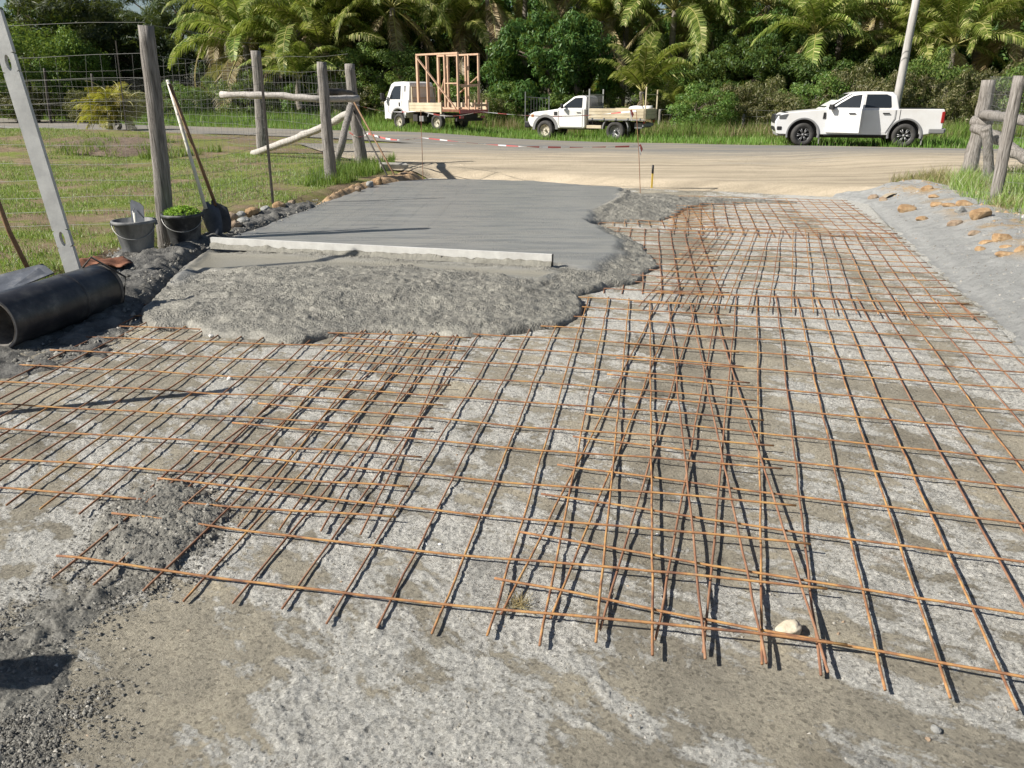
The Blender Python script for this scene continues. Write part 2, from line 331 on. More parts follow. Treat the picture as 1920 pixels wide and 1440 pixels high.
MT = dict(
 base=m_base(), pour=m_pour('wet_concrete'), heap=m_pour('stiff_concrete', .85), crumbs=m_pour('dark_crumbs', .66), ground=m_ground(), road=m_road(), dirt=m_dirt(), bank=m_bank(),
 mud=pm('wet_mud', [(.3, (.06, .058, .053)), (.5, (.13, .126, .115)), (.75, (.23, .222, .20))], 9, .75, bump=.9, bscale=30, bdist=.03),
 soil=pm('orange_soil', [(.3, (.26, .17, .09)), (.6, (.42, .29, .17)), (.8, (.52, .40, .27))], 9, .95, bump=.9, bscale=25, bdist=.03),
 mulch=pm('mulch', [(.3, (.12, .085, .06)), (.6, (.24, .18, .13)), (.8, (.36, .29, .22))], 14, .95, bump=1, bscale=30, bdist=.04),
 rebar=pm('rusty_steel', [(.3, (.12, .06, .045)), (.43, (.24, .12, .065)), (.52, (.36, .185, .08)), (.62, (.46, .27, .10)), (.72, (.28, .18, .12))], 13, .8, bump=.6, bscale=260, bdist=.002, spec=.3),
 rebar2=pm('dark_rusty_steel', [(.2, (.10, .05, .04)), (.45, (.24, .12, .07)), (.7, (.38, .22, .13)), (.9, (.45, .34, .26))], 7, .75, bump=.6, bscale=260, bdist=.002, spec=.3),
 wood=pm('weathered_post', [(.33, (.07, .06, .052)), (.46, (.22, .20, .18)), (.6, (.33, .305, .28)), (.75, (.46, .43, .40))], 7, .9, stretch=(9, 9, .5), bump=1, bscale=9, bdist=.02),
 woodlight=pm('pale_log', [(.25, (.22, .20, .175)), (.5, (.44, .41, .375)), (.75, (.60, .57, .53))], 9, .9, stretch=(1, 5, 5), bump=.9, bscale=14, bdist=.01),
 pole=pm('pole_wood', [(.25, (.30, .28, .26)), (.5, (.44, .42, .40)), (.8, (.54, .52, .49))], 3, .9, stretch=(5, 5, .5), bump=.7, bscale=14, bdist=.01),
 timber=pm('timber', [(.25, (.42, .26, .17)), (.5, (.56, .37, .25)), (.8, (.66, .47, .33))], 5, .8, stretch=(3, 3, .8), bump=.3, bscale=30),
 wire=plain('fence_wire', (.26, .26, .25), .6, .4),
 darksteel=pm('dark_steel', [(.3, (.045, .04, .036)), (.6, (.09, .08, .07)), (.8, (.16, .13, .11))], 12, .7, .3, bump=.2, bscale=60),
 pipe=pm('black_pipe', [(.3, (.014, .015, .018)), (.5, (.03, .031, .036)), (.62, (.07, .07, .07)), (.76, (.20, .195, .175))], 4, .36, stretch=(1, 1, 1), bump=.12, bscale=12, bdist=.01),
 pipein=pm('pipe_wall', [(.3, (.05, .045, .04)), (.6, (.18, .16, .14)), (.8, (.3, .27, .22))], 12, .7, bump=.2),
 bucket=pm('cement_stained_rubber', [(.3, (.06, .062, .065)), (.45, (.14, .145, .15)), (.6, (.27, .27, .265)), (.8, (.38, .38, .36))], 5, .75, stretch=(1, 1, .5), bump=.25, bscale=40),
 bucketdark=pm('black_rubber', [(.3, (.02, .021, .023)), (.5, (.05, .052, .056)), (.62, (.15, .15, .15)), (.8, (.25, .25, .24))], 6, .6, bump=.15, bscale=40),
 alu=pm('dusty_aluminium', [(.3, (.42, .42, .41)), (.6, (.56, .56, .54)), (.8, (.66, .65, .63))], 7, .5, .15, bump=.15, bscale=50),
 screed=pm('cement_smeared_aluminium', [(.3, (.48, .47, .44)), (.6, (.62, .61, .57)), (.8, (.70, .69, .66))], 7, .6, 0, bump=.2, bscale=50),
 slurry=pm('wet_slurry', [(.3, (.16, .152, .125)), (.6, (.235, .225, .19)), (.85, (.32, .31, .27))], 14, .7, bump=.8, bscale=45, bdist=.012),
 steelblue=pm('worn_blade_steel', [(.3, (.045, .052, .065)), (.55, (.09, .10, .12)), (.75, (.22, .225, .23))], 8, .6, .1, bump=.1),
 brownhandle=pm('old_wood_handle', [(.3, (.15, .09, .05)), (.6, (.26, .16, .09)), (.8, (.35, .25, .16))], 8, .7, bump=.2),
 palehandle=pm('pale_handle', [(.3, (.55, .53, .46)), (.6, (.68, .66, .58)), (.8, (.74, .72, .65))], 6, .6, bump=.1),
 white=pm('white_paint', [(.3, (.62, .60, .565)), (.5, (.70, .695, .68)), (.7, (.73, .735, .74))], .9, .3, bump=0),
 cream=pm('dirty_cream_paint', [(.25, (.36, .29, .19)), (.5, (.56, .48, .34)), (.8, (.66, .60, .47))], 1.6, .5, bump=0),
 dustywhite=pm('dusty_white_paint', [(.3, (.62, .58, .50)), (.5, (.76, .75, .73)), (.8, (.79, .79, .79))], 1.2, .4, bump=0),
 glass=plain('dark_glass', (.02, .024, .028), .05, 0, .6, .1),
 trim=plain('black_trim', (.022, .022, .023), .55, 0, .4),
 greytrim=plain('grey_trim', (.22, .22, .22), .7, 0, .4),
 tyre=pm('tyre', [(.3, (.03, .029, .028)), (.6, (.065, .062, .058)), (.85, (.13, .12, .11))], 8, .85, bump=.5, bscale=50),
 rim=plain('rim_metal', (.24, .24, .24), .45, .6), rimcream=plain('painted_rim', (.48, .44, .35), .6, 0),
 lamp=plain('headlamp', (.20, .21, .23), .08, .5, .7), redlamp=plain('tail_lamp', (.30, .012, .012), .2, 0, .6),
 amber=plain('amber_lamp', (.6, .25, .05), .3), chassis=plain('chassis', (.035, .032, .03), .8),
 interior=plain('interior_shade', (.03, .03, .032), .8), galv=plain('galvanised', (.38, .38, .37), .5, .6),
 tapered=plain('tape_red', (.50, .11, .10), .45), tapewhite=plain('tape_white', (.75, .73, .72), .45),
 yellow=plain('yellow_paint', (.62, .42, .06), .6), block=pm('concrete_block', [(.3, (.30, .28, .24)), (.7, (.45, .43, .38))], 8, .9),
 rockorange=pm('orange_rock', [(.25, (.19, .11, .055)), (.5, (.36, .235, .125)), (.75, (.50, .38, .24))], 9, .9, bump=.9, bscale=14, bdist=.03),
 rockbrown=pm('brown_rock', [(.25, (.16, .11, .07)), (.5, (.30, .22, .15)), (.75, (.42, .34, .25))], 9, .9, bump=.9, bscale=14, bdist=.03),
 rockpale=pm('pale_rock', [(.25, (.42, .35, .25)), (.5, (.60, .52, .39)), (.75, (.72, .65, .52))], 22, .9, bump=.8, bscale=60, bdist=.006),
 rockgrey=pm('grey_rock', [(.25, (.17, .17, .16)), (.5, (.28, .28, .265)), (.75, (.42, .42, .40))], 14, .9, bump=.7, bscale=20, bdist=.02),
 whitestone=plain('white_chip', (.72, .71, .68), .8), rust=pm('rusty_sheet', [(.3, (.10, .045, .03)), (.6, (.24, .10, .055)), (.8, (.36, .2, .12))], 8, .85, bump=.4),
 plastic=plain('dark_sheet', (.05, .05, .055), .5),
 trunk=pm('bark', [(.3, (.07, .055, .04)), (.6, (.16, .13, .10)), (.8, (.25, .22, .18))], 6, .95, bump=.8, bscale=12, bdist=.04),
 palmtrunk=pm('palm_trunk', [(.3, (.12, .10, .08)), (.6, (.24, .21, .18)), (.8, (.34, .31, .27))], 4, .95, stretch=(1, 1, 5), bump=.8, bscale=6, bdist=.03),
 dark=leafmat('mango_leaves', [(0, (0.030, 0.070, 0.014)), (.5, (0.056, 0.120, 0.023)), (.85, (0.092, 0.167, 0.037)), (1, (0.167, 0.233, 0.067))], .22, .5, .3),
 mid=leafmat('bush_leaves', [(0, (0.055, 0.107, 0.020)), (.5, (0.107, 0.186, 0.036)), (.85, (0.176, 0.265, 0.059)), (1, (0.313, 0.352, 0.117))], .3),
 pine=leafmat('needle_leaves', [(0, (0.021, 0.039, 0.015)), (.6, (0.042, 0.068, 0.024)), (1, (0.090, 0.112, 0.045))], .2),
 olive=leafmat('dry_weeds', [(0, (0.054, 0.065, 0.022)), (.45, (0.108, 0.120, 0.040)), (.8, (0.216, 0.200, 0.090)), (1, (0.324, 0.300, 0.171))], .3),
 palm=leafmat('palm_leaflets', [(0, (0.061, 0.101, 0.016)), (.45, (0.162, 0.216, 0.041)), (.8, (0.297, 0.338, 0.081)), (1, (0.567, 0.540, 0.243))], .35, .5, .25),
 palmyellow=leafmat('yellow_palm_leaflets', [(0, (.18, .19, .02)), (.5, (.38, .34, .03)), (1, (.42, .34, .06))], .45),
 palmdry=leafmat('dry_palm_leaflets', [(0, (.16, .11, .05)), (.5, (.28, .21, .11)), (1, (.42, .35, .20))], .25),
 rachis=plain('frond_stalk', (.32, .30, .09), .5),
 lawn=leafmat('lawn_blades', [(0, (0.097, 0.162, 0.028)), (.4, (0.211, 0.334, 0.061)), (.7, (0.299, 0.377, 0.110)), (.88, (0.405, 0.431, 0.242)), (1, (0.528, 0.582, 0.396))], .3, .6, .2),
 verge=leafmat('verge_grass', [(0, (0.070, 0.146, 0.023)), (.5, (0.149, 0.281, 0.046)), (.85, (0.245, 0.361, 0.092)), (1, (0.350, 0.394, 0.196))], .35, .6, .2),
 dryg=leafmat('dry_grass', [(0, (.12, .12, .04)), (.4, (.23, .20, .09)), (.8, (.38, .31, .18)), (1, (.5, .43, .30))], .3, .6, .2),
 limeleaf=leafmat('fresh_cut_greens', [(0, (.16, .32, .03)), (.5, (.28, .48, .06)), (1, (.42, .6, .15))], .35))
# ---------------------------------------------------------------- ground sheets
def wedge(y0, y1, ny, nx, a, b):
    t = np.linspace(0, 1, ny); ys = y0*(y1/y0)**t; u = np.linspace(-1, 1, nx)
    Y = np.repeat(ys[:, None], nx, 1); X = u[None, :]*(a+b*Y); return X, Y
# one large land sheet
ys = np.concatenate([np.linspace(-8, 1, 10), 1+np.cumsum(np.full(260, .115)), 31+np.cumsum(1.045**np.arange(85)*.2)])
us = np.linspace(-1, 1, 361); X = us[None, :]**3*260*.55+us[None, :]*22; X = np.repeat(X, len(ys), 0); Y = np.repeat(ys[:, None], X.shape[1], 1)
Z = gz(X, Y)+.012*fbm(X*3, Y*3, 3, 11)
BANK = [tuple(Gz(a, b, 0)) for a, b in [(1540, 366), (1600, 366), (1640, 362), (1700, 358)]]+[(7.0, 12.6), (7.4, 11.3), (6.9, 9.6), (6.5, 7.8), (6.2, 6.2), (6.0, 4), (6, 2), (3.2, 2.6)]+[tuple(Gz(a, b, 0)) for a, b in [(2010, 765), (1915, 655), (1860, 592), (1790, 530), (1735, 480), (1680, 430), (1625, 385)]]
Z = Z-.35*smooth(-.08, .12, sdf(BANK, X, Y))
tag(gridmesh('ground', X, Y, Z, MT['ground']), kind='structure')
# driveway base: compacted fines with tyre tracks
def track(X, Y):
    tx = X-.19*(Y-2)                                     # tracks run along the driveway
    return np.exp(-((tx-.75)/.18)**2)+np.exp(-((tx-2.2)/.2)**2)
def zbase(X, Y):
    return .008*fbm(X*1.3, Y*1.3, 3, 21)+.0045*fbm(X*11, Y*11, 3, 22)-.006*track(X, Y)
def loose(X, Y):
    ca, sa = math.cos(R(-16)), math.sin(R(-16)); u = X*ca-Y*sa; w_ = X*sa+Y*ca
    wx = .35*fbm(X*1.3, Y*1.3, 3, 25); wy = .35*fbm(X*1.3+9, Y*1.3, 3, 26)
    s1 = X*.80-Y*.60; s2 = X*.60+Y*.80                       # scuffs run from far left to near right
    wisp = fbm(s1*3.2+wx*3, s2*8.5+wy*3, 6, 28, .82)
    f = fbm(u*.75+wx, w_*.40+wy, 3, 24)*.55+wisp*1.05+fbm(X*7, Y*7, 4, 33, .8)*.35
    f = f+.36*np.exp(-(((X+.28)/.42)**2+((Y-1.5)/.5)**2))-.55*np.exp(-(((X+1.0)/.33)**2+((Y-1.7)/.45)**2))   # grey patch at the front, tan beside it
    f = f-.24*smooth(-.1, .5, X-.25*(Y-2))*smooth(1.25, .7, X-.25*(Y-2))*smooth(6, 4.5, Y)               # trodden smooth strip under the overlap
    f = f+.22*smooth(1.3, 2.3, X-.22*(Y-2))-.30*np.clip(track(X, Y), 0, 1)*smooth(2.4, 3.5, Y)-.12*smooth(2.0, 1.6, Y)*smooth(0, .5, X)
    return np.clip(.5+f*.9, 0, 1)
X, Y = wedge(.75, 17.5, 900, 980, 1.15, .74)
sd = sdf(DRIVE, X, Y); LO = loose(X, Y)
near = smooth(9, 3, Y)
gr = (.0042*np.maximum(0, fbm(X*55+.5*fbm(X*20, Y*20, 2, 27), Y*55, 2, 23, .7))*2+.009*np.maximum(0, fbm(X*17, Y*17, 3, 29, .6)-.12))*(.22+.85*smooth(.45, .9, LO))*near
gr = gr+.012*np.maximum(0, np.abs(fbm(X*5, Y*4, 3, 30))-.2)*smooth(.55, .9, LO)
Z = zbase(X, Y)+gr
Z = np.where(sd < 0, Z-.02, Z)
mk = sd > -.3
o = gridmesh('driveway', X, Y, Z, MT['base'], mk); tag(o, kind='structure')
r_, c_n = X.shape; idx = np.arange(r_*c_n).reshape(r_, c_n); f = np.stack([idx[:-1, :-1], idx[:-1, 1:], idx[1:, 1:], idx[1:, :-1]], -1).reshape(-1, 4)
f = f[mk.ravel()[f].all(1)]; used = np.zeros(r_*c_n, bool); used[f.ravel()] = True
a_ = o.data.attributes.new('loose', 'FLOAT', 'POINT'); a_.data.foreach_set('value', LO.ravel()[used].astype(np.float32))
# road and dirt apron follow the land, each a few mm above the sheet below
def ribbon(name, near, far, m, lift, nu, nv, extra=None):
    def res(P, n):
        P = np.array(P, float); d = np.r_[0, np.cumsum(np.hypot(*(np.diff(P, axis=0).T)))]; t = np.linspace(0, d[-1], n)
        return np.interp(t, d, P[:, 0]), np.interp(t, d, P[:, 1])
    ax, ay = res(near, nu); bx, by = res(far, nu); t = np.linspace(0, 1, nv)[:, None]
    X = ax*(1-t)+bx*t; Y = ay*(1-t)+by*t; Z = gz(X, Y)+lift
    if extra is not None: Z = Z+extra(X, Y)
    o = gridmesh(name, X, Y, Z, m); a = o.data.attributes.new('across', 'FLOAT', 'POINT'); a.data.foreach_set('value', np.repeat(t, X.shape[1], 1).ravel().astype(np.float32))
    return tag(o, kind='structure')
FAR = [(-75, 82), (-48, 66), (-30, 51), (-19, 41.5), (-10, 36.0), (0, 31.2), (9, 28.4), (14, 26.6), (26, 22.2), (50, 13.5)]
NEAR = [(-78, 75), (-50, 59), (-31, 44), (-19, 33.5), (-10, 28.0), (0, 23.6), (9, 20.6), (14, 18.8), (26, 14.6), (50, 6)]
ribbon('road', NEAR, FAR, MT['road'], .030, 240, 36)
mm_line = plain('faded_line', (.50, .49, .46), .8, var=.3, scale=20)
L1 = [(x*.94+fx*.06, y*.94+fy*.06) for (x, y), (fx, fy) in zip(NEAR, FAR)]; L2 = [(x*.95+fx*.05*1.0+0*.1, y*.925+fy*.075) for (x, y), (fx, fy) in zip(NEAR, FAR)]
tag(ribbon('road_edge_line', L1[2:6], [(x, y+.14) for x, y in L1[2:6]], mm_line, .036, 160, 3), kind='structure')
# apron of spilled dirt between driveway and road
APN = [(-2.3, 15.7), (-1.6, 15.6), tuple(Gz(1000, 341, .1)), tuple(Gz(1170, 351, .1)), tuple(Gz(1420, 361, .1)), tuple(Gz(1640, 371, .1)), (7.6, 13.0), (11.5, 12.6), (22, 9)]
APF = [(-6.0, 22.5), (-2, 25.3), (2, 25.2), (4, 24.0), (6, 23.1), (9, 22.0), (11, 21.2), (14, 20.3), (26, 16)]
ribbon('dirt_apron', [(x, y-.05) for x, y in APN], APF, MT['dirt'], .040, 300, 70, lambda X, Y: .012*fbm(X*2, Y*2, 4, 31)+.004*fbm(X*9, Y*9, 2, 32))
# ---------------------------------------------------------------- heightfields on polygons
def field(name, poly, cell, hf, m, attr=None, margin=0.0):
    P = np.array(poly); x0, y0 = P.min(0)-cell; x1, y1 = P.max(0)+cell
    X, Y = np.meshgrid(np.arange(x0, x1, cell), np.arange(y0, y1, cell)); s = sdf(poly, X, Y)
    wob = .0
    s = s+wob; Z = hf(X, Y, s)
    mk = s > -margin-cell
    r, c = X.shape; o = gridmesh(name, X, Y, Z, m, mk)
    if attr is not None:
        idx = np.arange(r*c).reshape(r, c); f = np.stack([idx[:-1, :-1], idx[:-1, 1:], idx[1:, 1:], idx[1:, :-1]], -1).reshape(-1, 4)
        f = f[mk.ravel()[f].all(1)]; used = np.zeros(r*c, bool); used[f.ravel()] = True
        a = o.data.attributes.new('rough', 'FLOAT', 'POINT'); a.data.foreach_set('value', attr(X, Y).ravel()[used].astype(np.float32))
        a = o.data.attributes.new('strip', 'FLOAT', 'POINT'); a.data.foreach_set('value', (smooth(-.10, .06, sdf(STRIP, X, Y)+.04*fbm(X*3, Y*3, 2, 49))*.85 if name == 'wet_concrete_pour' else X*0).ravel()[used].astype(np.float32))
    return o
TOP = .10
pp = [(800, 335), (900, 336), (1000, 338), (1090, 344), (1170, 351), (1290, 361), (1420, 364), (1500, 368), (1420, 369), (1330, 372), (1290, 378), (1268, 392), (1235, 402), (1180, 402),
      (1140, 404), (1113, 409), (1147, 417), (1180, 429), (1207, 443), (1213, 463), (1240, 491), (1213, 503), (1207, 517), (1187, 523),
      (1157, 528), (1113, 538), (1084, 546), (1095, 566), (1090, 580), (1074, 592), (1050, 602), (1013, 609), (970, 613), (938, 618), (872, 623), (820, 617), (755, 616), (710, 613), (670, 614), (614, 621), (570, 632), (539, 636),
      (488, 625), (427, 622), (380, 617), (350, 604), (280, 596), (258, 575), (262, 560), (290, 534), (325, 508), (352, 482), (375, 462), (420, 446), (480, 425), (540, 402), (610, 376), (690, 350), (740, 340)]
POUR = [tuple(Gz(a, b, TOP*.5 if b > 450 and a > 300 else TOP)) for a, b in pp]
FINE = [tuple(Gz(a, b, TOP)) for a, b in [(745, 338), (830, 334), (1000, 339), (1165, 351), (1150, 372), (1110, 392), (1095, 408), (1150, 440), (1165, 470), (1100, 500), (1045, 492), (900, 495), (600, 470), (395, 462), (330, 520), (420, 446), (480, 425), (540, 402), (610, 376), (690, 350)]]
STRIP = [tuple(Gz(a, b, TOP)) for a, b in [(350, 500), (385, 470), (640, 485), (1045, 510), (1010, 520), (900, 512), (760, 500), (600, 498), (450, 505)]]
def rough_at(X, Y):
    a = smooth(.05, -.12, sdf(FINE, X, Y)+.08*fbm(X*3, Y*3, 3, 44)); b = smooth(.03, -.08, sdf(STRIP, X, Y)+.06*fbm(X*4, Y*4, 3, 45))
    return np.minimum(a, b)
def hpour(X, Y, s):
    e = s+.035*fbm(X*5, Y*5, 3, 41); rg = rough_at(X, Y)
    edge = np.clip(e/.045, 0, 1)**.5
    z = -.01+edge*(TOP+.012)*(1-rg*(1-(.33+.67*smooth(0, .75, e))))
    strip = smooth(.0, .08, sdf(STRIP, X, Y))
    wx = X+.15*fbm(X*2, Y*2, 2, 51); wy = Y+.15*fbm(X*2, Y*2, 2, 52); lump = (.4+.6*smooth(0, .5, e))*(.024*fbm(wx*1.5, wy*2.4, 3, 42)+.045*(np.abs(fbm(wx*2.2, wy*7, 3, 43, .55))-.15))+.030*(np.abs(fbm(X*9+fbm(X*4, Y*4, 2, 53), Y*11, 4, 46, .68))-.1)+.008*fbm(X*36, Y*36, 2, 48)
    ridge = .030*np.exp(-((sdf(FINE, X, Y)+.13)/.06)**2)*(Y > 8)*smooth(.8, 1.6, X)
    drag = .010*np.sin((Y*.9+X*.25)*26+2*fbm(X*2, Y*2, 2, 50))*(1-rg)*smooth(6.7, 7.1, Y)*0
    z = z+edge*rg*(lump-.004)+ridge*edge+(1-rg)*(.0012*fbm(X*1.0, Y*14, 3, 47))-.02*strip*edge+.02*rg*edge*smooth(6.9, 6.3, Y)
    return np.where(s < -.0, -.03, z)
def attr_rough(X, Y): return rough_at(X, Y)
tag(field('wet_concrete_pour', POUR, .013, hpour, MT['pour'], attr_rough), 'fresh wet grey concrete, smooth behind the long straightedge and lumpy in front', 'wet concrete')
def hheap(X, Y, s): return np.where(s < 0, -.03, -.006+np.clip((s+.05*fbm(X*8, Y*8, 3, 61))/.16, 0, 1)**.7*(.046+.018*fbm(X*6, Y*6, 2, 62))+.034*(np.abs(fbm(X*15+.6*fbm(X*5, Y*5, 2, 64), Y*15, 4, 63, .7))-.05)*smooth(0, .05, s))
# concrete tipped on the mesh at the front left
PILE = [tuple(Gz(a, b, .03)) for a, b in [(165, 990), (205, 925), (260, 895), (330, 885), (392, 905), (432, 945), (430, 990), (395, 1035), (330, 1062), (250, 1085), (190, 1075), (165, 1040)]]
tag(field('concrete_heap', PILE, .008, hheap, MT['heap'],
          lambda X, Y: np.ones_like(X)), 'small heap of wet concrete half covering the rusty mesh at the front left', 'concrete heap')
SPILL = [tuple(Gz(a, b)) for a, b in [(-260, 1250), (20, 1150), (150, 1080), (290, 1060), (300, 1110), (220, 1150), (165, 1220), (150, 1290), (130, 1370), (110, 1500), (-300, 1560)]]
tag(field('loose_aggregate', SPILL, .011, lambda X, Y, s: np.where(s < -.05, -.03, -.004+smooth(-.05, .3, s+.10*fbm(X*4, Y*4, 3, 71))*.022+.040*(np.abs(fbm(X*16+.5*fbm(X*5, Y*5, 2, 74), Y*16, 4, 72, .7))-.05)*smooth(-.02, .15, s+.08*fbm(X*5, Y*5, 2, 73))), MT['crumbs'],
          lambda X, Y: np.ones_like(X)), 'dark grey loose aggregate and cement crumbs spilled on the ground at the bottom left', 'aggregate', kind='stuff')
# mud bank along the left side between pipe and slab
MUD = [tuple(Gz(a, b, .1)) for a, b in [(150, 520), (180, 478), (215, 462), (290, 468), (330, 452), (400, 438), (450, 408), (520, 388), (600, 375), (612, 388), (560, 405), (500, 428), (440, 450), (400, 470), (360, 495), (330, 520), (290, 545), (262, 580), (235, 640), (-60, 700), (-200, 640), (40, 560)]]
tag(field('mud_bank', MUD, .022, lambda X, Y, s: np.where(s < -.03, -.05, -.03+smooth(-.02, .22, s)*(.125+.03*fbm(X*2.5, Y*2.5, 3, 81))*smooth(4.9, 6.2, Y)+.03*smooth(-.02, .22, s)+.10*(np.abs(fbm(X*4.5, Y*4.5, 4, 82, .62))-.06)*smooth(0, .1, s)), MT['mud']), kind='structure')
SOILB = [tuple(Gz(a, b, .12)) for a, b in [(590, 372), (640, 352), (690, 338), (745, 326), (790, 322), (800, 333), (740, 341), (690, 352), (620, 378)]]
tag(field('soil_edge', SOILB, .03, lambda X, Y, s: np.where(s < -.03, .0, .02+smooth(-.02, .25, s)*.14+.05*np.abs(fbm(X*6, Y*6, 3, 86))*smooth(0, .1, s)), MT['soil']), kind='structure')
# crusher dust bank on the right
def hbank(X, Y, s):
    foot = [tuple(Gz(a, b, 0)) for a, b in [(1540, 366), (1625, 385), (1680, 430), (1735, 480), (1790, 530), (1860, 592), (1915, 655), (2010, 765)]]+[(3.2, 2.6)]
    d = np.full(X.shape, 1e9)
    for (ax, ay), (bx, by) in zip(foot[:-1], foot[1:]):
        ex, ey = bx-ax, by-ay; t = np.clip(((X-ax)*ex+(Y-ay)*ey)/(ex*ex+ey*ey), 0, 1); d = np.minimum(d, np.hypot(X-ax-ex*t, Y-ay-ey*t))
    z = -.02+.05*smooth(0, .2, d)+.20*smooth(.05, 1.0, d)+.05*fbm(X*1.6, Y*1.6, 3, 91)*smooth(.2, .8, d)+.03*np.sin(X*5+Y*7+2*fbm(X, Y, 2, 93))*smooth(.2, .6, d)*.5
    z = z+.008*fbm(X*11, Y*11, 4, 92, .7)+.012*fbm(X*4, Y*4, 3, 94)*smooth(.1, .5, d)
    q = np.where(d > .35, s, 1.); k = smooth(-.02, .55, q); z = (gz(X, Y, False)-.03)*(1-k)+z*k
    return np.where(s < -.06, -.04, z)
tag(field('gravel_bank', BANK, .022, hbank, MT['bank']), kind='structure')
MULCH = [tuple(G(a, b)[:2]) for a, b in [(95, 275), (160, 262), (240, 262), (300, 262), (330, 275), (300, 288), (230, 296), (150, 292)]]
tag(field('mulch_bed', MULCH, .06, lambda X, Y, s: gz(X, Y)+.01+.1*smooth(0, .5, s)+.03*fbm(X*5, Y*5, 3, 95), MT['mulch']), kind='structure')
# ---------------------------------------------------------------- rebar mesh sheets
def Z0(x, y): return float(zbase(np.array([x]), np.array([y]))[0])
def sheet(label, BL, BR, TL, TR, zlift, nlong=16, ncross=15, seed=0, over=(.07, .12), m='rebar', bend=.0035, hold=None):
    rd = random.Random(seed); root = thing('rebar_mesh', label, 'rebar mesh', (BL[0], BL[1], 0), 0, 'welded reinforcing mesh sheets lying on the driveway')
    BL, BR, TL, TR = [Vector((*p, 0)) for p in (BL, BR, TL, TR)]; ox, oy = BL.x, BL.y
    sx, sy = rd.random()*50, rd.random()*50
    def P(u, v, k=0):
        p = BL*(1-u)*(1-v)+BR*u*(1-v)+TL*(1-u)*v+TR*u*v
        z = zlift(u, v)+.010*float(fbm(u*4+sx, v*5+sy, 2, 3))
        return p, z
    L = (TL-BL).length; W = (BR-BL).length; du = over[0]/W; dv = over[1]/L
    def line(a, b, n, s, dz, lat):
        # a,b = (u,v) ends; small bends between the welds
        pts = []
        for i in range(n+1):
            t = i/n; u = a[0]+(b[0]-a[0])*t; v = a[1]+(b[1]-a[1])*t
            p, z = P(u, v); q = bend*(float(vnoise(np.array(t*n*.55+s*7.3), np.array(s*3.1), seed))-.5)*2
            p = p+lat*q; bz = Z0(p.x, p.y)+.006
            pts.append((p.x-ox, p.y-oy, max(bz, z)+dz))
        return pts
    cx = (BR-BL).normalized(); lx = (TL-BL).normalized()
    for i in range(nlong):
        u = i/(nlong-1); mb = MB(); j1 = rd.uniform(-.2, .2)*dv; j2 = rd.uniform(-.3, .3)*dv
        uu = u+rd.uniform(-.004, .004)
        mb.tube(line((uu, -dv+j1), (uu, 1+dv+j2), 44, i+1, 0, cx), .0043, 6)
        mb.build('long_bar', MT['rebar2' if (m == 'rebar2' or rd.random() < .55) else 'rebar'], root, True, 0)
    for j in range(ncross):
        v = j/(ncross-1); mb = MB(); vv = v+rd.uniform(-.006, .006)
        mb.tube(line((-du, vv), (1+du, vv+rd.uniform(-.004, .004)), 36, j+31, .0082, lx), .0043, 6)
        mb.build('cross_bar', MT[m], root, True, 0)
    return root
g0 = lambda a, b: Gz(a, b, .02)
Abl, Abr, Atr = g0(143, 1055), g0(1539, 1220), g0(1337, 575)
Atl = (-.80, 6.22)
sheet('front rusty mesh sheet reaching from the cement heap to the tan stone', Abl, Abr, Atl, Atr, lambda u, v: .017+.022*smooth(.40, .95, u)*smooth(.8, 0, v)+.012*smooth(.25, .0, u)*smooth(.4, 0, v), seed=1)
Bbl, B9, Btl, Btr = g0(962, 1103), g0(1877, 1279), g0(1240, 548), g0(1805, 574)
Bbr = (Bbl[0]+(B9[0]-Bbl[0])*15/9, Bbl[1]+(B9[1]-Bbl[1])*15/9)
sheet('front right rusty mesh sheet running out of the picture at lower right', Bbl, Bbr, Btl, Btr, lambda u, v: .018+.012*smooth(.3, .7, u)*smooth(.3, 0, v), seed=2)
Cbr = g0(690, 981); Cbl = (Cbr[0]-2.36, Cbr[1]+.36); Ctl = (-2.60, 6.75); Ctr = (-.24, 6.52)
sheet('left rusty mesh sheet between the black drain pipe and the front mesh', Cbl, Cbr, Ctl, Ctr, lambda u, v: .016+.006*u, seed=3, over=(.1, .1))
Dbl, Dbr, Dtl, Dtr = g0(1206, 570), g0(1815, 592), g0(1331, 428), g0(1672, 441)
sheet('middle rusty mesh sheet beside the gravel bank, twisted towards the right of the driveway', Dbl, Dbr, Dtl, Dtr, lambda u, v: .028, seed=4, ncross=14, m='rebar')
Fbr, Ftr = g0(1350, 548), g0(1308, 432)
sheet('middle left rusty mesh sheet coming out from under the pointed lobe of wet concrete', (Fbr[0]-2.30, Fbr[1]+.42), Fbr, (Ftr[0]-2.30, Ftr[1]+.42), Ftr, lambda u, v: .010, seed=5, ncross=13, m='rebar2')
Gbr, Gtr = g0(1343, 425), g0(1305, 373)
sheet('far rusty mesh sheet reaching the lumpy edge of the slab near the road', (Gbr[0]-2.3, Gbr[1]+.5), Gbr, (Gtr[0]-2.3, Gtr[1]+.5), Gtr, lambda u, v: .012, seed=6, ncross=10, m='rebar')
Ebr, Etr = g0(1680, 449), g0(1580, 377)
sheet('far right rusty mesh sheet between the road edge and the head of the gravel bank', (Ebr[0]-2.36, Ebr[1]+.55), Ebr, (Etr[0]-2.36, Etr[1]+.55), Etr, lambda u, v: .02, seed=7, ncross=13, m='rebar')
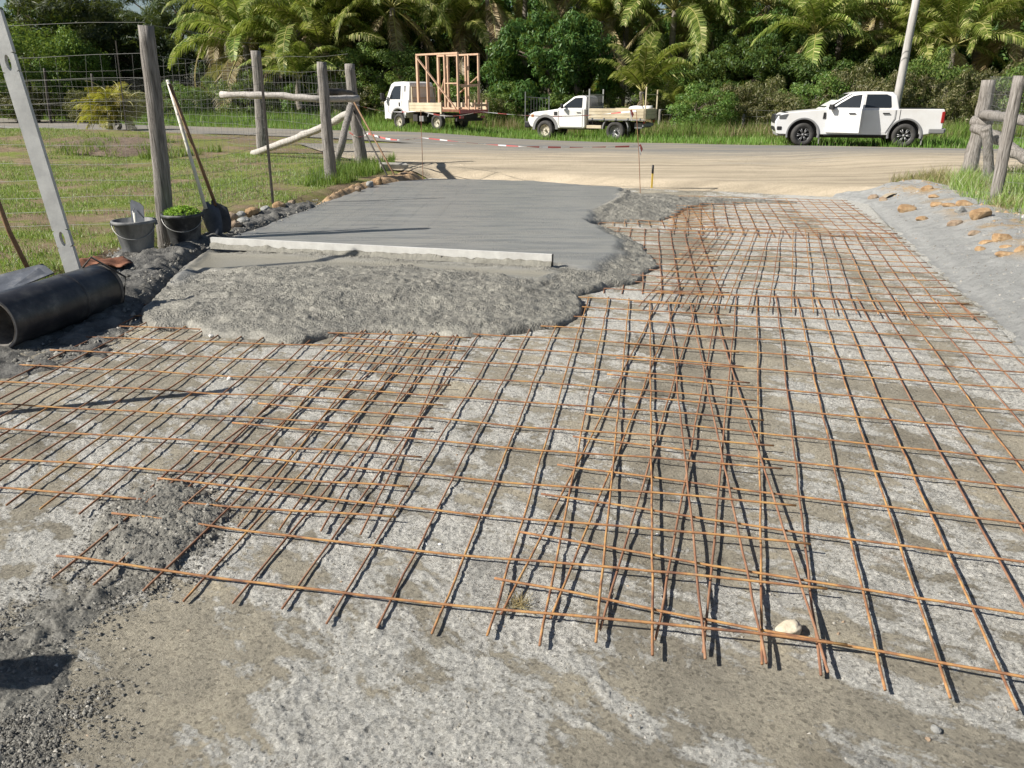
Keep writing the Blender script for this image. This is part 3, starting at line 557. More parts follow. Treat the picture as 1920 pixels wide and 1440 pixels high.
# ---------------------------------------------------------------- stones
def rockmesh(name, m, r, sq, seed, sub=3):
    bm = bmesh.new(); bmesh.ops.create_icosphere(bm, subdivisions=sub, radius=1); rd = random.Random(seed)
    pl = [(Vector((rd.gauss(0, 1), rd.gauss(0, 1), rd.gauss(0, 1))).normalized(), rd.uniform(.55, .92)) for _ in range(9)]
    for v in bm.verts:
        p = v.co.copy()
        for n, d in pl:
            k = p.dot(n)-d
            if k > 0: p -= n*k*.85
        q = p*2.3; p *= 1+.10*float(fbm(q.x+seed, q.y+q.z*1.7, 3, seed))
        v.co = Vector((p.x*r*sq[0], p.y*r*sq[1], p.z*r*sq[2]))
    me = bpy.data.meshes.new(name); bm.to_mesh(me); bm.free(); me.materials.append(m)
    for p in me.polygons: p.use_smooth = sub > 3 or False
    o = bpy.data.objects.new(name, me); COL.objects.link(o); return o
def rock(px, py, wpx, label, m='rockorange', sq=(1, .7, .55), z=.1, rz=None, seed=0, group=None, sub=3, name='rock', cat='rock', zf=None):
    p = Gz(px, py, z)
    if zf: q = Gf(px, py, zf); p = (q.x, q.y); z = q.z-.022; wpx *= .9; sq = (sq[0], sq[1]*random.uniform(.8, 1.3), sq[2]*random.uniform(.9, 1.5))
    dep = p[1]*cP+(H-z)*sP; r = wpx/F*dep/2/sq[0]
    o = rockmesh(name, MT[m], r, sq, seed+17, sub); o.location = (p[0], p[1], z+r*sq[2]*.62)
    o.rotation_euler = (random.uniform(-.15, .15), random.uniform(-.15, .15), rz if rz is not None else random.uniform(0, 3)); return tag(o, label, cat, group)
rock(1477, 1186, 50, 'lone pale tan stone lying inside the front mesh', 'rockpale', (1, .85, .72), .0, .4, 5, sub=4)
for i, (x, y, wd, m, lb) in enumerate([(1754, 1372, 22, 'rockgrey', 'small blue grey stone chip on bare ground at the lower right'), (1739, 1388, 12, 'rockbrown', 'tiny brown chip touching the blue grey chip at the lower right'),
        (1110, 946, 15, 'whitestone', 'largest white stone chip, in the middle of the front mesh'), (825, 1023, 9, 'whitestone', 'right one of two tiny white chips beside a front mesh bar'), (799, 1022, 8, 'whitestone', 'left one of two tiny white chips beside a front mesh bar'),
        (1572, 1190, 9, 'rockbrown', 'tiny brown chip right of the tan stone'), (1232, 1003, 7, 'whitestone', 'very small white chip right of the largest white chip'), (430, 712, 12, 'whitestone', 'white chip on the left mesh in front of the wet concrete'), (396, 632, 10, 'whitestone', 'white chip between pipe and concrete lobe')]):
    rock(x, y, wd, lb, m, (1, .8, .7), 0, None, 30+i, name='stone_chip', cat='stone')
RB = [(1637, 372, 22, .1, 'brown rock at the far tip of the gravel bank, left of its neighbour'), (1655, 376, 18, .1, 'smaller brown rock touching the one at the far tip of the bank'),
      (1738, 356, 26, .28, 'small orange rock highest up behind the gravel bank'), (1752, 370, 24, .28, 'orange rock just below the highest one behind the bank'), (1758, 386, 30, .26, 'rounded reddish rock left of the pink orange one on the bank'),
      (1782, 386, 34, .27, 'pinkish orange rock below the red scrap on the bank'), (1810, 384, 38, .28, 'wide yellowish rock at the grass edge of the bank'), (1800, 398, 26, .26, 'grey white rock standing in the middle of the bank rocks'),
      (1838, 408, 46, .27, 'large rust orange rock under the pale fence post'), (1790, 420, 36, .24, 'long brown orange rock lying on the crest of the bank'), (1828, 438, 34, .22, 'grey brown end piece of the long rock on the crest'),
      (1848, 455, 30, .22, 'flat pale yellow rock on the bank above the grey one'), (1840, 468, 26, .22, 'low tan rock half sunk in the bank'), (1878, 450, 40, .24, 'bright orange rock near the right edge beside the grass'),
      (1888, 463, 28, .24, 'orange rock behind the flat one at the right edge'), (1886, 478, 46, .22, 'flat long ochre rock nearest the camera on the bank'), (1913, 470, 26, .24, 'rust rock cut by the right edge of the picture'),
      (1700, 396, 40, .12, 'crumbly orange clod at the upper slope of the bank'), (1730, 412, 30, .14, 'small orange clod right below the crumbly one'), (1869, 470, 18, .22, 'small blue grey rock between two orange ones')]
for i, (x, y, wd, z, lb) in enumerate(RB):
    rock(x, y, wd, lb, 'rockgrey' if 'grey white' in lb or 'blue grey' in lb else ('rockbrown' if 'brown' in lb else 'rockorange'), (1, .62, .42 if 'flat' in lb or 'low' in lb or 'clod' in lb or 'long' in lb else .6), z-.01, random.uniform(-.6, .2), 50+i, 'rocks along the gravel bank', zf=lambda X, Y: hbank(X, Y, sdf(BANK, X, Y)) if sdf(BANK, X, Y)[0, 0] > 0 else gz(X, Y, False))
RL = [(434, 412, 26, 'dark rock behind the shovel blade'), (452, 407, 20, 'round grey stone at the left end of the rock row'), (474, 405, 30, 'orange rock in the row beside the slab'), (498, 398, 24, 'tall grey rock in the middle of the row'),
      (458, 420, 26, 'brown rock in front of the round grey stone'), (440, 428, 28, 'dark brown rock nearest the shovel blade'), (525, 392, 28, 'yellow orange rock at the right end of the row'), (548, 385, 20, 'small brown rock last in the row beside the slab'),
      (428, 424, 20, 'reddish rock against the shovel'), (694, 350, 20, 'grey rock at the corner near the leaning poles'), (708, 345, 24, 'orange rock below the leaning poles'), (722, 340, 18, 'light brown rock touching the pole tips'), (758, 333, 20, 'brown lump between pole tips and slab'), (672, 358, 16, 'small brown rock at the soil edge')]
for i, (x, y, wd, lb) in enumerate(RL):
    rock(x, y, wd, lb, 'rockorange' if 'orange' in lb else ('rockgrey' if 'grey' in lb else 'rockbrown'), (1, .75, .7), .11, None, 90+i, 'rocks along the left edge of the driveway')
# gravel: loose stones on the driveway and bank, nobody could count them
def scatter(name, n, poly_px, zf, smin, smax, m, seed, dens=None, label=None):
    r = np.random.default_rng(seed); P = np.array([Gz(*p) for p in poly_px]); x0, y0 = P.min(0); x1, y1 = P.max(0)
    k = int(n*2.2); y = y0+(y1-y0)*r.random(k)**1.5; x = x0+(x1-x0)*r.random(k); ok = sdf([tuple(p) for p in P], x, y) > 0
    if dens is not None: ok &= r.random(k) < dens(x, y)
    x, y = x[ok][:n], y[ok][:n]; n = len(x); s = smin+(smax-smin)*r.random(n)**6
    base = np.array([(1, 0, -.3), (-.5, .85, -.3), (-.5, -.85, -.3), (.2, .1, .75), (-.35, .25, .6)])
    a = r.random(n)*6.28; ca, sa = np.cos(a), np.sin(a); b = base[None]*(1+.9*(r.random((n, 5, 3))-.5))*s[:, None, None]
    vx = b[..., 0]*ca[:, None]-b[..., 1]*sa[:, None]+x[:, None]; vy = b[..., 0]*sa[:, None]+b[..., 1]*ca[:, None]+y[:, None]
    vz = b[..., 2]*.8+zf(x, y)[:, None]
    f0 = np.array([(0, 1, 3), (1, 4, 3), (1, 2, 4), (2, 0, 3), (2, 3, 4)]); f = (np.arange(n)*5)[:, None, None]+f0[None]
    o = npmesh(name, np.stack([vx, vy, vz], -1).reshape(-1, 3), f.reshape(-1, 3), m)
    tag(o, label, 'gravel', kind='stuff'); return o
def gravelmat():
    m, nt, b = mat('gravel_bits'); k = N(nt); gi = k.n('ShaderNodeNewGeometry')
    k.l(k.ramp(gi.outputs['Random Per Island'], [(0, (.16, .148, .12)), (.4, (.27, .255, .22)), (.8, (.36, .345, .305)), (.97, (.44, .42, .38)), (1, (.36, .26, .17))]), b.inputs['Base Color'])
    b.inputs['Roughness'].default_value = .9; b.inputs['Specular IOR Level'].default_value = .2; return m
MT['gravel'] = gravelmat()
def dens(x, y): return np.clip(.25+1.6*fbm(x*1.1+5, y*1.1, 3, 24)+.35*smooth(.5, -1.2, x), .05, 1)*(1-.7*np.clip(track(x, y), 0, 1))
scatter('loose_gravel', 70000, [(-400, 1700), (-400, 700), (300, 600), (1200, 480), (1700, 480), (2300, 1000), (2300, 1700)], lambda x, y: zbase(x, y)+.001,   .0012, .0080, MT['gravel'], 5, lambda x, y: smooth(.45, .8, loose(x, y))*.9+.04, 'fine loose grey gravel strewn over the driveway base')
def darkgravel():
    m, nt, b = mat('cement_crumb_bits'); k = N(nt); gi = k.n('ShaderNodeNewGeometry')
    k.l(k.ramp(gi.outputs['Random Per Island'], [(0, (.07, .066, .057)), (.5, (.15, .143, .125)), (.9, (.25, .24, .21)), (1, (.38, .36, .32))]), b.inputs['Base Color']); b.inputs['Roughness'].default_value = .8; return m
MT['crumb'] = darkgravel()
pick = lambda poly, sp: (lambda x, y: smooth(-sp, .05, sdf(poly, x, y)))
scatter('cement_crumbs', 42000, [(-500, 1600), (-300, 1050), (100, 1000), (380, 1040), (420, 1150), (250, 1600)], lambda x, y: zbase(x, y)+.004+.012*smooth(0, .2, sdf(SPILL, x, y)), .0020, .0085, MT['crumb'], 9, lambda x, y: pick(SPILL, .2)(x, y)*np.clip(.55+2.5*fbm(x*5, y*5, 3, 77), .12, 1), 'dark cement crumbs and small stones at the lower left')
scatter('heap_crumbs', 11000, [(60, 1150), (60, 840), (540, 840), (520, 1150)], lambda x, y: np.maximum(zbase(x, y)+.002, hheap(x, y, sdf(PILE, x, y))), .0022, .011, MT['crumb'], 10, pick(PILE, .11), 'cement crumbs on and round the front left heap')
scatter('mud_crumbs', 7000, [(-300, 760), (100, 480), (620, 370), (640, 392), (360, 500), (250, 640), (60, 700)], lambda x, y: np.full(np.shape(x), .11)*smooth(4.9, 6.2, y)+.015, .004, .026, MT['crumb'], 11, lambda x, y: smooth(-.05, .1, sdf(MUD, x, y)), 'dark cement crumbs and clods on the mud beside the pipe and slab')
hb1 = lambda x, y: hbank(x[:, None], y[:, None], sdf(BANK, x[:, None], y[:, None])).ravel()
def orangemat():
    m, nt, b = mat('orange_crumb_bits'); k = N(nt); gi = k.n('ShaderNodeNewGeometry')
    k.l(k.ramp(gi.outputs['Random Per Island'], [(0, (.17, .11, .06)), (.4, (.33, .23, .13)), (.7, (.46, .35, .22)), (.8, (.36, .36, .34)), (1, (.5, .49, .46))]), b.inputs['Base Color']); b.inputs['Roughness'].default_value = .9; return m
MT['ocrumb'] = orangemat()
scatter('bank_stones', 3000, [(1620, 360), (1730, 348), (1850, 385), (2100, 470), (2300, 620), (2150, 640), (1930, 500), (1850, 450), (1780, 410), (1700, 400)], hb1, .008, .045, MT['ocrumb'], 12, lambda x, y: np.clip(.15+2.2*fbm(x*1.7, y*1.7, 3, 78), 0, 1)*(sdf(BANK, x, y) > .02), 'orange and grey stone crumbs along the top of the gravel bank')
scatter('bank_grit', 9000, [(1640, 370), (1800, 380), (2300, 620), (2300, 1100), (1990, 780), (1700, 460)], hb1, .004, .016, MT['gravel'], 13, lambda x, y: 1.*(sdf(BANK, x, y) > .05), 'fine grit strewn over the gravel bank')
# ---------------------------------------------------------------- fence posts
def post(mb, a, b, r0, r1, seed=0, n=12, split=True):
    a = Vector(a); b = Vector(b); rd = random.Random(seed); m = 16; pts = []; rs = []
    for i in range(m+1):
        t = i/m; k = math.sin(math.pi*t)
        pts.append(a.lerp(b, t)+Vector((rd.uniform(-1, 1), rd.uniform(-1, 1), 0))*.05*r0+Vector((1, .3, 0))*k*.25*r0*math.sin(seed*1.7)); rs.append((r0+(r1-r0)*t)*(1+.03*rd.uniform(-1, 1)))
    k0 = len(mb.v); mb.tube(pts, rs, n, True, 0, seed)
    for i in range(m+1):
        for j in range(n):
            q = Vector(mb.v[k0+i*n+j]); c = pts[i]; g = 1+.16*(random.Random(seed*99+j).random()-.6)+.04*rd.uniform(-1, 1); mb.v[k0+i*n+j] = tuple(c+(q-c)*g)
    return mb
def wood_post(px0, py0, px1, py1, r0, r1, label, seed, m='wood', group='weathered timber fence posts', zoff=0):
    p = G(px0, py0); q = AY(px1, py1, p.y); root = thing('fence_post', label, 'fence post', p, 0, group)
    mb = MB(); post(mb, (0, 0, -.3), q-p, r0, r1, seed, 18); mb.build('timber', MT[m], root, True); return p, q, root
P1, P1t, _ = wood_post(305, 445, 272, 48, .088, .07, 'tallest weathered round post, behind the bucket of greens', 1)
P3, P3t, _ = wood_post(622, 342, 603, 116, .115, .08, 'grey post with a split foot, left of the corner post by the slab', 2)
P4, P4t, _ = wood_post(683, 312, 655, 120, .125, .095, 'stout corner post that two thin poles lean on', 3)
P2, P2t, _ = wood_post(490, 287, 479, 95, .14, .12, 'crooked post behind the thin steel picket, farthest left of the gate posts', 4)
R1, R1t, _ = wood_post(1810, 335, 1855, 150, .125, .105, 'thick cracked post leaning right beside the dirt apron', 5)
R2, R2t, _ = wood_post(1864, 390, 1913, 142, .072, .072, 'pale straight post in front of the cracked one, leaning right', 6)
def stick(name, label, cat, pts, r, m, group=None, n=9, wob=.12, seed=1):
    o = thing(name, label, cat, pts[0], 0, group); c = Vector(pts[0]); q = [Vector(p)-c for p in pts]
    full = []; rs = []; rd = random.Random(seed)
    for i in range(len(q)-1):
        for k in range(6): t = k/6; full.append(q[i].lerp(q[i+1], t)+Vector((rd.uniform(-1, 1), 0, rd.uniform(-1, 1)))*r*.16)
    full.append(q[-1])
    for i in range(len(full)): rs.append(r*(1+.09*rd.uniform(-1, 1)))
    MB().tube(full, rs, n, True, wob, seed).build('log', MT[m], o, True); return o
Yr = P3.y
stick('rail', 'pale bleached log laid level across the three gate posts', 'fence rail', [AY(415, 178, Yr+.5), AY(500, 178, Yr+.3), AY(600, 186, Yr+.2), AY(672, 184, Yr+.8)], .055, 'woodlight', 'log rails and braces of the left gate')
stick('brace', 'long bleached brace log rising from the grass to the corner post', 'brace', [G(474, 290)+Vector((0, 0, .02)), AY(560, 257, P4.y+1.5), AY(610, 236, P4.y+.8), AY(662, 208, P4.y)], .075, 'woodlight', 'log rails and braces of the left gate', seed=2)
stick('brace', 'short grey brace between the split foot post and the corner post', 'brace', [G(628, 318), AY(640, 270, P4.y-.9), AY(657, 200, P4.y-.2)], .07, 'wood', 'log rails and braces of the left gate', seed=3)
stick('rail', 'short dark log on top of the level rail against the corner post', 'fence rail', [AY(598, 172, Yr+.35), AY(630, 172, Yr+.6), AY(660, 176, P4.y-.1), AY(670, 184, P4.y)], .06, 'darksteel', 'log rails and braces of the left gate', seed=4)
stick('rail', 'grey log pushed between the two right posts', 'fence rail', [AY(1842, 216, R1.y-.5), AY(1880, 218, R1.y-1.5), AY(1925, 226, R1.y-2.2), AY(1990, 240, R1.y-2.4)], .072, 'wood', 'log rails and braces of the right gate', seed=5)
stick('brace', 'upright short log wedged between the two right posts', 'brace', [G(1856, 350), AY(1852, 260, R1.y-1.2), AY(1848, 238, R1.y-1.2)], .075, 'wood', 'log rails and braces of the right gate', seed=6)
stick('brace', 'sloping brace log running down behind the pale right post', 'brace', [AY(1828, 238, R1.y-.4), AY(1868, 256, R1.y-1.0), AY(1905, 285, R1.y-1.6), AY(1960, 320, R1.y-2)], .085, 'wood', 'log rails and braces of the right gate', seed=7)
stick('rail', 'short stub log fixed to the cracked right post', 'fence rail', [AY(1824, 227, R1.y-.35), AY(1858, 230, R1.y-.6)], .08, 'wood', 'log rails and braces of the right gate', seed=8)
def picket(px, py, tx, ty, label, wd=.03):
    p = G(px, py); q = AY(tx, ty, p.y); o = thing('steel_picket', label, 'fence picket', p, 0, 'dark steel pickets in the wire fence')
    mb = MB(); mb.bar((0, 0, -.2), q-p, wd, .006); mb.bar(Vector((0, -wd*.4, -.2)), q-p+Vector((0, -wd*.4, 0)), .006, wd*.8); mb.build('picket', MT['darksteel'], o); return p, q
K1, K1t = picket(512, 380, 488, 108, 'dark steel picket standing in front of the log gate', .045)
K2, K2t = picket(238, 250, 217, 76, 'dark steel picket behind the small yellow palm', .05)
# wire fences: line wires and stays of one panel are one thing
def wirefence(label, A, B, heights, step, r=.0016, stay=None, top=None, seed=0, TA=None, TB=None):
    sl = lambda b, t: Vector(((t.x-b.x)/(t.z-b.z), (t.y-b.y)/(t.z-b.z), 0)) if t is not None else Vector((0, 0, 0))
    la, lb_ = sl(Vector(A), TA), sl(Vector(B), TB)
    A = Vector(A); B = Vector(B); rd = random.Random(seed); o = thing('wire_fence', label, 'wire fence', A, 0, 'wire fence panels')
    mb = MB(); n = max(6, int((B-A).length/.5)); L = (B-A).length
    def pt(t, h): p = A.lerp(B, t)-A+la.lerp(lb_, t)*h; return Vector((p.x, p.y, p.z+h))
    for h in heights:
        s = rd.uniform(0, 9); k = .014
        mb.tube([pt(i/n, h-.02*math.sin(math.pi*i/n))+Vector((0, 0, k*math.sin(i*1.3+s))) for i in range(n+1)], r, 4, False)
    mb.build('line_wire', MT['wire'], o); mb = MB(); lo, hi = heights[0], (top or heights[-1])
    k = int(L/step)
    for i in range(1, k):
        t = i/k; hs = [h for h in heights if h <= hi+1e-3]
        mb.tube([pt(t+rd.uniform(-.25, .25)/k*.4, h) for h in hs], r*.75, 4, False)
    mb.build('stay_wire', MT['wire'], o); return o
HT = [.12, .25, .39, .54, .70, .87, 1.05, 1.24, 1.44, 1.64, 1.90]
hp = 2.02
sc = lambda s: [h*s for h in HT]
tL = (-9.5, 8.35, .1)
wirefence('wire panel from the left edge of the picture to the tallest post', tL, P1, sc(1.06), .15, top=1.06*1.64, seed=1, TB=P1t)
wirefence('wire panel between the tallest post and the steel picket', P1, K1, sc(1.06), .15, top=1.06*1.64, seed=2, TA=P1t, TB=K1t)
wirefence('wire panel between the steel picket and the post with the split foot', K1, P3, sc(1.03), .15, top=1.03*1.64, seed=3, TA=K1t, TB=P3t)
wirefence('short wire panel between the split foot post and the corner post', P3, P4, sc(1.0), .15, top=1.64, seed=4, TA=P3t, TB=P4t)
wirefence('wire panel of the roadside fence between corner post and crooked post', P4, P2, sc(1.15), .2, .002, top=1.15*1.64, seed=5, TA=P4t, TB=P2t)
wirefence('wire panel of the roadside fence from crooked post to the picket behind the yellow palm', P2, K2, sc(1.2), .2, .0024, top=1.2*1.64, seed=6, TA=P2t, TB=K2t)
wirefence('wire panel of the roadside fence left of the yellow palm', K2, K2+Vector((-14, 4, .1)), sc(1.2), .25, .0026, top=1.2*1.64, seed=7)
wirefence('wire panel on the right from the pale post out of the picture', R2, R2+Vector((2.6, -3.2, 0)), sc(.85), .15, seed=8, TA=R2t)
wirefence('wire panel on the right behind the pale post along the road', R1, R1+Vector((9, -1.5, 0)), sc(.85), .15, seed=9, TA=R1t)
wirefence('wire panel between the two right posts', R1, R2, sc(.85), .15, seed=10, TA=R1t, TB=R2t)
# ---------------------------------------------------------------- tape and stakes
def stake(px0, py0, px1, py1, label):
    p = Vector((*Gz(px0, py0, .1), .1)); q = AY(px1, py1, p.y); o = thing('marker_stake', label, 'stake', p, 0, 'thin steel stakes holding the barrier tape')
    MB().tube([(0, 0, -.15), (q-p)*.5, q-p], .006, 6).build('rod', MT['rebar2'], o); return p, q
S1, S1t = stake(793, 330, 789, 206, 'thin steel stake at the far left corner of the slab')
S2, S2t = stake(1202, 352, 1193, 207, 'thin steel stake at the road end of the driveway beside the yellow peg')
def tape(label, pts, wd=.07, seed=0, red=(3, 2)):
    o = thing('barrier_tape', label, 'barrier tape', pts[0], 0, 'red and white barrier tapes'); c = Vector(pts[0]); tot = []
    for a, b in zip(pts[:-1], pts[1:]):
        n = max(4, int((Vector(b)-Vector(a)).length/.08))
        for i in range(n): t = i/n; tot.append(Vector(a).lerp(Vector(b), t)-c-Vector((0, 0, .08*math.sin(math.pi*t))))
    tot.append(Vector(pts[-1])-c); A = MB(); col = 0; left = 2; ids = []; n = len(tot)
    for i, p in enumerate(tot):
        tw = 1.1+.9*float(vnoise(np.array(i*.11), np.array(seed*7.), seed)); u = Vector((0, math.cos(tw*2), math.sin(tw*2)))*wd/2; q = Vector((0, .001, 0)); A.v += [tuple(p-u-q), tuple(p+u-q), tuple(p+u+q), tuple(p-u+q)]
    for i in range(n-1):
        for k in range(4): A.f.append((i*4+k, i*4+(k+1) % 4, i*4+4+(k+1) % 4, i*4+4+k)); ids.append(col)
        left -= 1
        if left <= 0: col ^= 1; left = red[col]
    b = A.build('band', MT['tapered'], o); b.data.materials.append(MT['tapewhite']); b.data.polygons.foreach_set('material_index', ids); return o
tape('lower red and white tape stretched from the corner post across both stakes', [AY(655, 248, P4.y), AY(690, 250, P4.y-.6), AY(790, 258, S1.y), AY(1198, 274, S2.y)], .042)
tape('upper red and white tape, sagging in front of the two work trucks', [AY(658, 193, P4.y), AY(789, 208, S1.y), AY(900, 209, (S1.y+S2.y)/2), AY(1193, 208, S2.y)], .03, 3, (2, 4))
for nm, px, py, lb in (('tape_tail', 1198, 272, 'loose end of tape fluttering low on the stake beside the peg'), ('tape_tail', 1181, 207, 'loose end of tape hanging from the top of the stake beside the peg')):
    p = AY(px, py, S2.y-.02); o = thing(nm, lb, 'tape end', p, 0, 'loose tape ends')
    MB().add([(0, 0, 0), (.03, 0, .015), (.07, .02, -.06), (.05, .01, -.11), (0, .003, 0), (.03, .003, .015), (.07, .023, -.06), (.05, .013, -.11)], [(0, 1, 2, 3), (7, 6, 5, 4)]).build('red_end', MT['tapered'], o)
    MB().add([(0, 0, -.02), (.02, 0, -.02), (.05, .03, -.16), (.03, .03, -.15), (0, .003, -.02), (.02, .003, -.02), (.05, .033, -.16), (.03, .033, -.15)], [(0, 1, 2, 3), (7, 6, 5, 4)]).build('white_end', MT['tapewhite'], o)
p = Vector((*Gz(1222, 350, .1), .1)); o = thing('peg', 'short yellow peg with a black top at the road end of the driveway', 'peg', p)
MB().box((0, 0, .10), (.028, .028, .24)).build('shaft', MT['yellow'], o); MB().lathe([(.001, .21), (.018, .21), (.018, .345), (.001, .35)], 10).build('grip', MT['trim'], o, True)
# concrete block and two leaning poles
p = Vector((*Gz(738, 320, .1), .1)); o = tag(MB().box((0, 0, .07), (.55, .3, .15)).build('concrete_block', MT['block'], None, False, .015), 'rough concrete block lying in the grass corner behind the poles', 'block'); o.location = p; o.rotation_euler = (.04, .05, .3)
for a, b, lb in (((728, 331), (662, 205), 'thin dark pole leaning on the corner post, left of two'), ((742, 331), (664, 192), 'thin brown pole leaning on the corner post, right of two')):
    p = Vector((*Gz(*a, .12), .1)); q = AY(*b, P4.y-.12); o = thing('pole', lb, 'pole', p, 0, 'thin poles leaning on the corner post')
    MB().tube([(0, 0, 0), (q-p)*.5, q-p], .017, 8).build('shaft', MT['darksteel' if 'dark' in lb else 'brownhandle'], o, True)
# ---------------------------------------------------------------- shovels, straightedges, pipe
def shovel(label, base, top, bl, m, flip=1, blade_dir=None):
    base, top = Vector(base), Vector(top); o = thing('shovel', label, 'shovel', base); d = (top-base); n = d.normalized()
    MB().tube([n*.30, d*.6, d], [.019, .017, .016], 10).build('handle', MT[m], o, True)
    sx = Vector(blade_dir or (1, 0, 0)); sx = (sx-n*sx.dot(n)).normalized(); sy = n.cross(sx)
    mb = MB(); rows = 8; prof = [(0, .035), (.04, .075), (.12, .105), (.2, .115), (.27, .115), (.31, .07), (.34, .03), (.37, .022)]
    vs = []
    for h, hw in prof:
        for k in range(7):
            u = (k-3)/3; vs.append(n*h+sx*u*hw+sy*(.035*u*u+.02*math.sin(h*8))*flip)
    for h, hw in prof:
        for k in range(7):
            u = (k-3)/3; vs.append(n*h+sx*u*hw+sy*((.035*u*u+.02*math.sin(h*8))*flip+.004))
    fs = [(i*7+k, i*7+k+1, (i+1)*7+k+1, (i+1)*7+k) for i in range(7) for k in range(6)]; M = 56
    fs += [(i*7+k+M, (i+1)*7+k+M, (i+1)*7+k+1+M, i*7+k+1+M) for i in range(7) for k in range(6)]
    fs += [(i*7, (i+1)*7, (i+1)*7+M, i*7+M) for i in range(7)]+[(i*7+6+M, (i+1)*7+6+M, (i+1)*7+6, i*7+6) for i in range(7)]
    mb.add(vs, fs).build('blade', MT['steelblue'], o, True); return o
b0 = Vector((*Gz(402, 446, .12), .12)); shovel('shovel with a pale handle and a white crusted blade, leaning on the tallest post', b0, AY(314, 150, P1.y+.25), 0, 'palehandle', 1, (1, -.3, 0))
b0 = Vector((*Gz(424, 436, .12), .12)); shovel('shovel with a brown handle leaning next to the pale one', b0, AY(318, 157, P1.y+.12), 0, 'brownhandle', -1, (1, .2, 0))
def straightedge(name, label, a, b, wd, th, m, up, holes=(), slurry=0):
    a, b = Vector(a), Vector(b); o = thing(name, label, 'straightedge', a); d = b-a; L = d.length; x = d/L; y = Vector(up).cross(x).normalized(); z = x.cross(y)
    rot = Matrix((x, y, z)).transposed()
    def T(p): return rot @ Vector(p)
    # hollow box section with hand slots cut through the wide faces
    mb = MB(); cuts = sorted(holes); xs = 0; hw = .028
    segs = []; 
    for c in cuts: segs.append((xs, c-.07)); xs = c+.07
    segs.append((xs, L))
    for s0, s1 in segs: mb.box(T(((s0+s1)/2, 0, 0)), (s1-s0, th, wd), rot)
    for c in cuts:
        n = 24; k0 = len(mb.v)
        for yy in (-th/2, th/2):
            for kind in (0, 1):
                for i in range(n):
                    an = 2*math.pi*i/n; ca, sa = math.cos(an), math.sin(an)
                    if kind: pt = (c+.058*ca, yy, .020*sa)
                    else: s_ = 1/max(abs(ca)/.07, abs(sa)/(wd/2)); pt = (c+ca*s_, yy, sa*s_)
                    mb.v.append(tuple(T(pt)))
        for i in range(n):
            j = (i+1) % n; f = lambda blk, q: k0+blk*n+q
            mb.f += [(f(0, i), f(0, j), f(1, j), f(1, i)), (f(3, i), f(3, j), f(2, j), f(2, i)), (f(1, i), f(1, j), f(3, j), f(3, i)), (f(2, i), f(2, j), f(0, j), f(0, i))]
    mb.build('box_section', MT[m], o)
    [MB().box(T((xx, 0, 0)), (.008, th+.003, wd+.003), rot).build('end_cap', MT['trim'], o) for xx in (-.004, L+.004)]
    return o, T, L
aS = Vector((*Gz(140, 516, .12), .14)); bS = AY(-12, 20, aS.y+.15)
straightedge('straightedge', 'tall aluminium straightedge with oval hand slots, leaning beside the black pipe', aS, bS, .118, .045, 'alu', (.97, .08, .15), holes=(.28, 1.62))
# the screed lying on the concrete
zt = TOP+.01
a = Vector((*Gz(398, 463, zt), zt+.045)); b = Vector((*Gz(1035, 497, zt), zt+.045))
o, T, L = straightedge('screed_straightedge', 'long pale straightedge lying across the wet concrete, crusted with slurry', a, b, .10, .035, 'screed', (0, 0, 1))
rd = random.Random(5); vs = []; fs = []; n = 260
for i in range(n+1):
    t = i/n; x = t*L; h = .02+.022*float(vnoise(t*60., 3., 4))+.02*float(vnoise(t*17., 9., 4))
    for zz, yy in ((-.052, -.055), (-.03, -.040), (-.05+h, -.0215), (-.05+h*.98, -.0195), (-.05, -.0195)):
        vs.append(T((x, yy-.006*rd.random(), zz)))
for i in range(n):
    for k in range(4): fs.append((i*5+k, i*5+k+1, (i+1)*5+k+1, (i+1)*5+k))
MB().add(vs, fs).build('slurry_crust', MT['slurry'], o, True)
# shovel and blade at the left edge
p0 = Vector((*Gz(60, 560, .10), .22)); top = AY(-22, 330, p0.y-.2)
o = thing('spreader', 'flat steel spreader blade on a dark handle behind the black pipe', 'spreader', p0)
q = top-p0; MB().tube([(0, .05, .05), q*.5, q], .017, 8).build('handle', MT['brownhandle'], o, True)
yb = p0.y-.05; c = [AY(-150, 566, yb-.55), AY(-20, 520, yb-.1), AY(80, 494, yb+.05), AY(101, 511, yb), AY(0, 552, yb-.3), AY(-150, 610, yb-.75)]
vs = [v-p0 for v in c]+[v-p0+Vector((0, .006, -.008)) for v in c]
MB().add(vs, [(0, 1, 4, 5), (1, 2, 3, 4), (11, 10, 7, 6), (10, 9, 8, 7), (2, 8, 9, 3), (3, 9, 10, 4), (4, 10, 11, 5)]).build('blade', MT['steelblue'], o)
# black pipe
PA, PB, pr = Vector((-3.22, 4.60, .175)), Vector((-3.02, 5.58, .175)), .175
d = PB-PA; o = thing('drain_pipe', 'thick black drain pipe lying at the left edge of the mesh', 'pipe', PA, math.atan2(d.y, d.x)); L = d.length
mb = MB().lathe([(pr, 0), (pr, L), (pr-.018, L), (pr-.018, 0)], 64, 'x', close=True); mb.build('shell', MT['pipe'], o, True, .004)
MB().lathe([(pr-.0195, -.0), (pr-.0195, L-.001), (pr-.0215, L-.001), (pr-.0215, 0)], 64, 'x', close=True).build('inner_wall', MT['pipein'], o, True)
for xx in (L-.035, L*.62):
    MB().lathe([(pr+.001, xx), (pr+.004, xx+.004), (pr+.004, xx+.022), (pr+.001, xx+.026)], 64, 'x').build('collar', MT['pipein' if xx > L-.1 else 'pipe'], o, True)
p0 = Vector((*Gz(232, 560, .1), .1)); o = thing('bent_rod', 'bent steel rod frame standing over the far end of the black pipe', 'steel rod', p0)
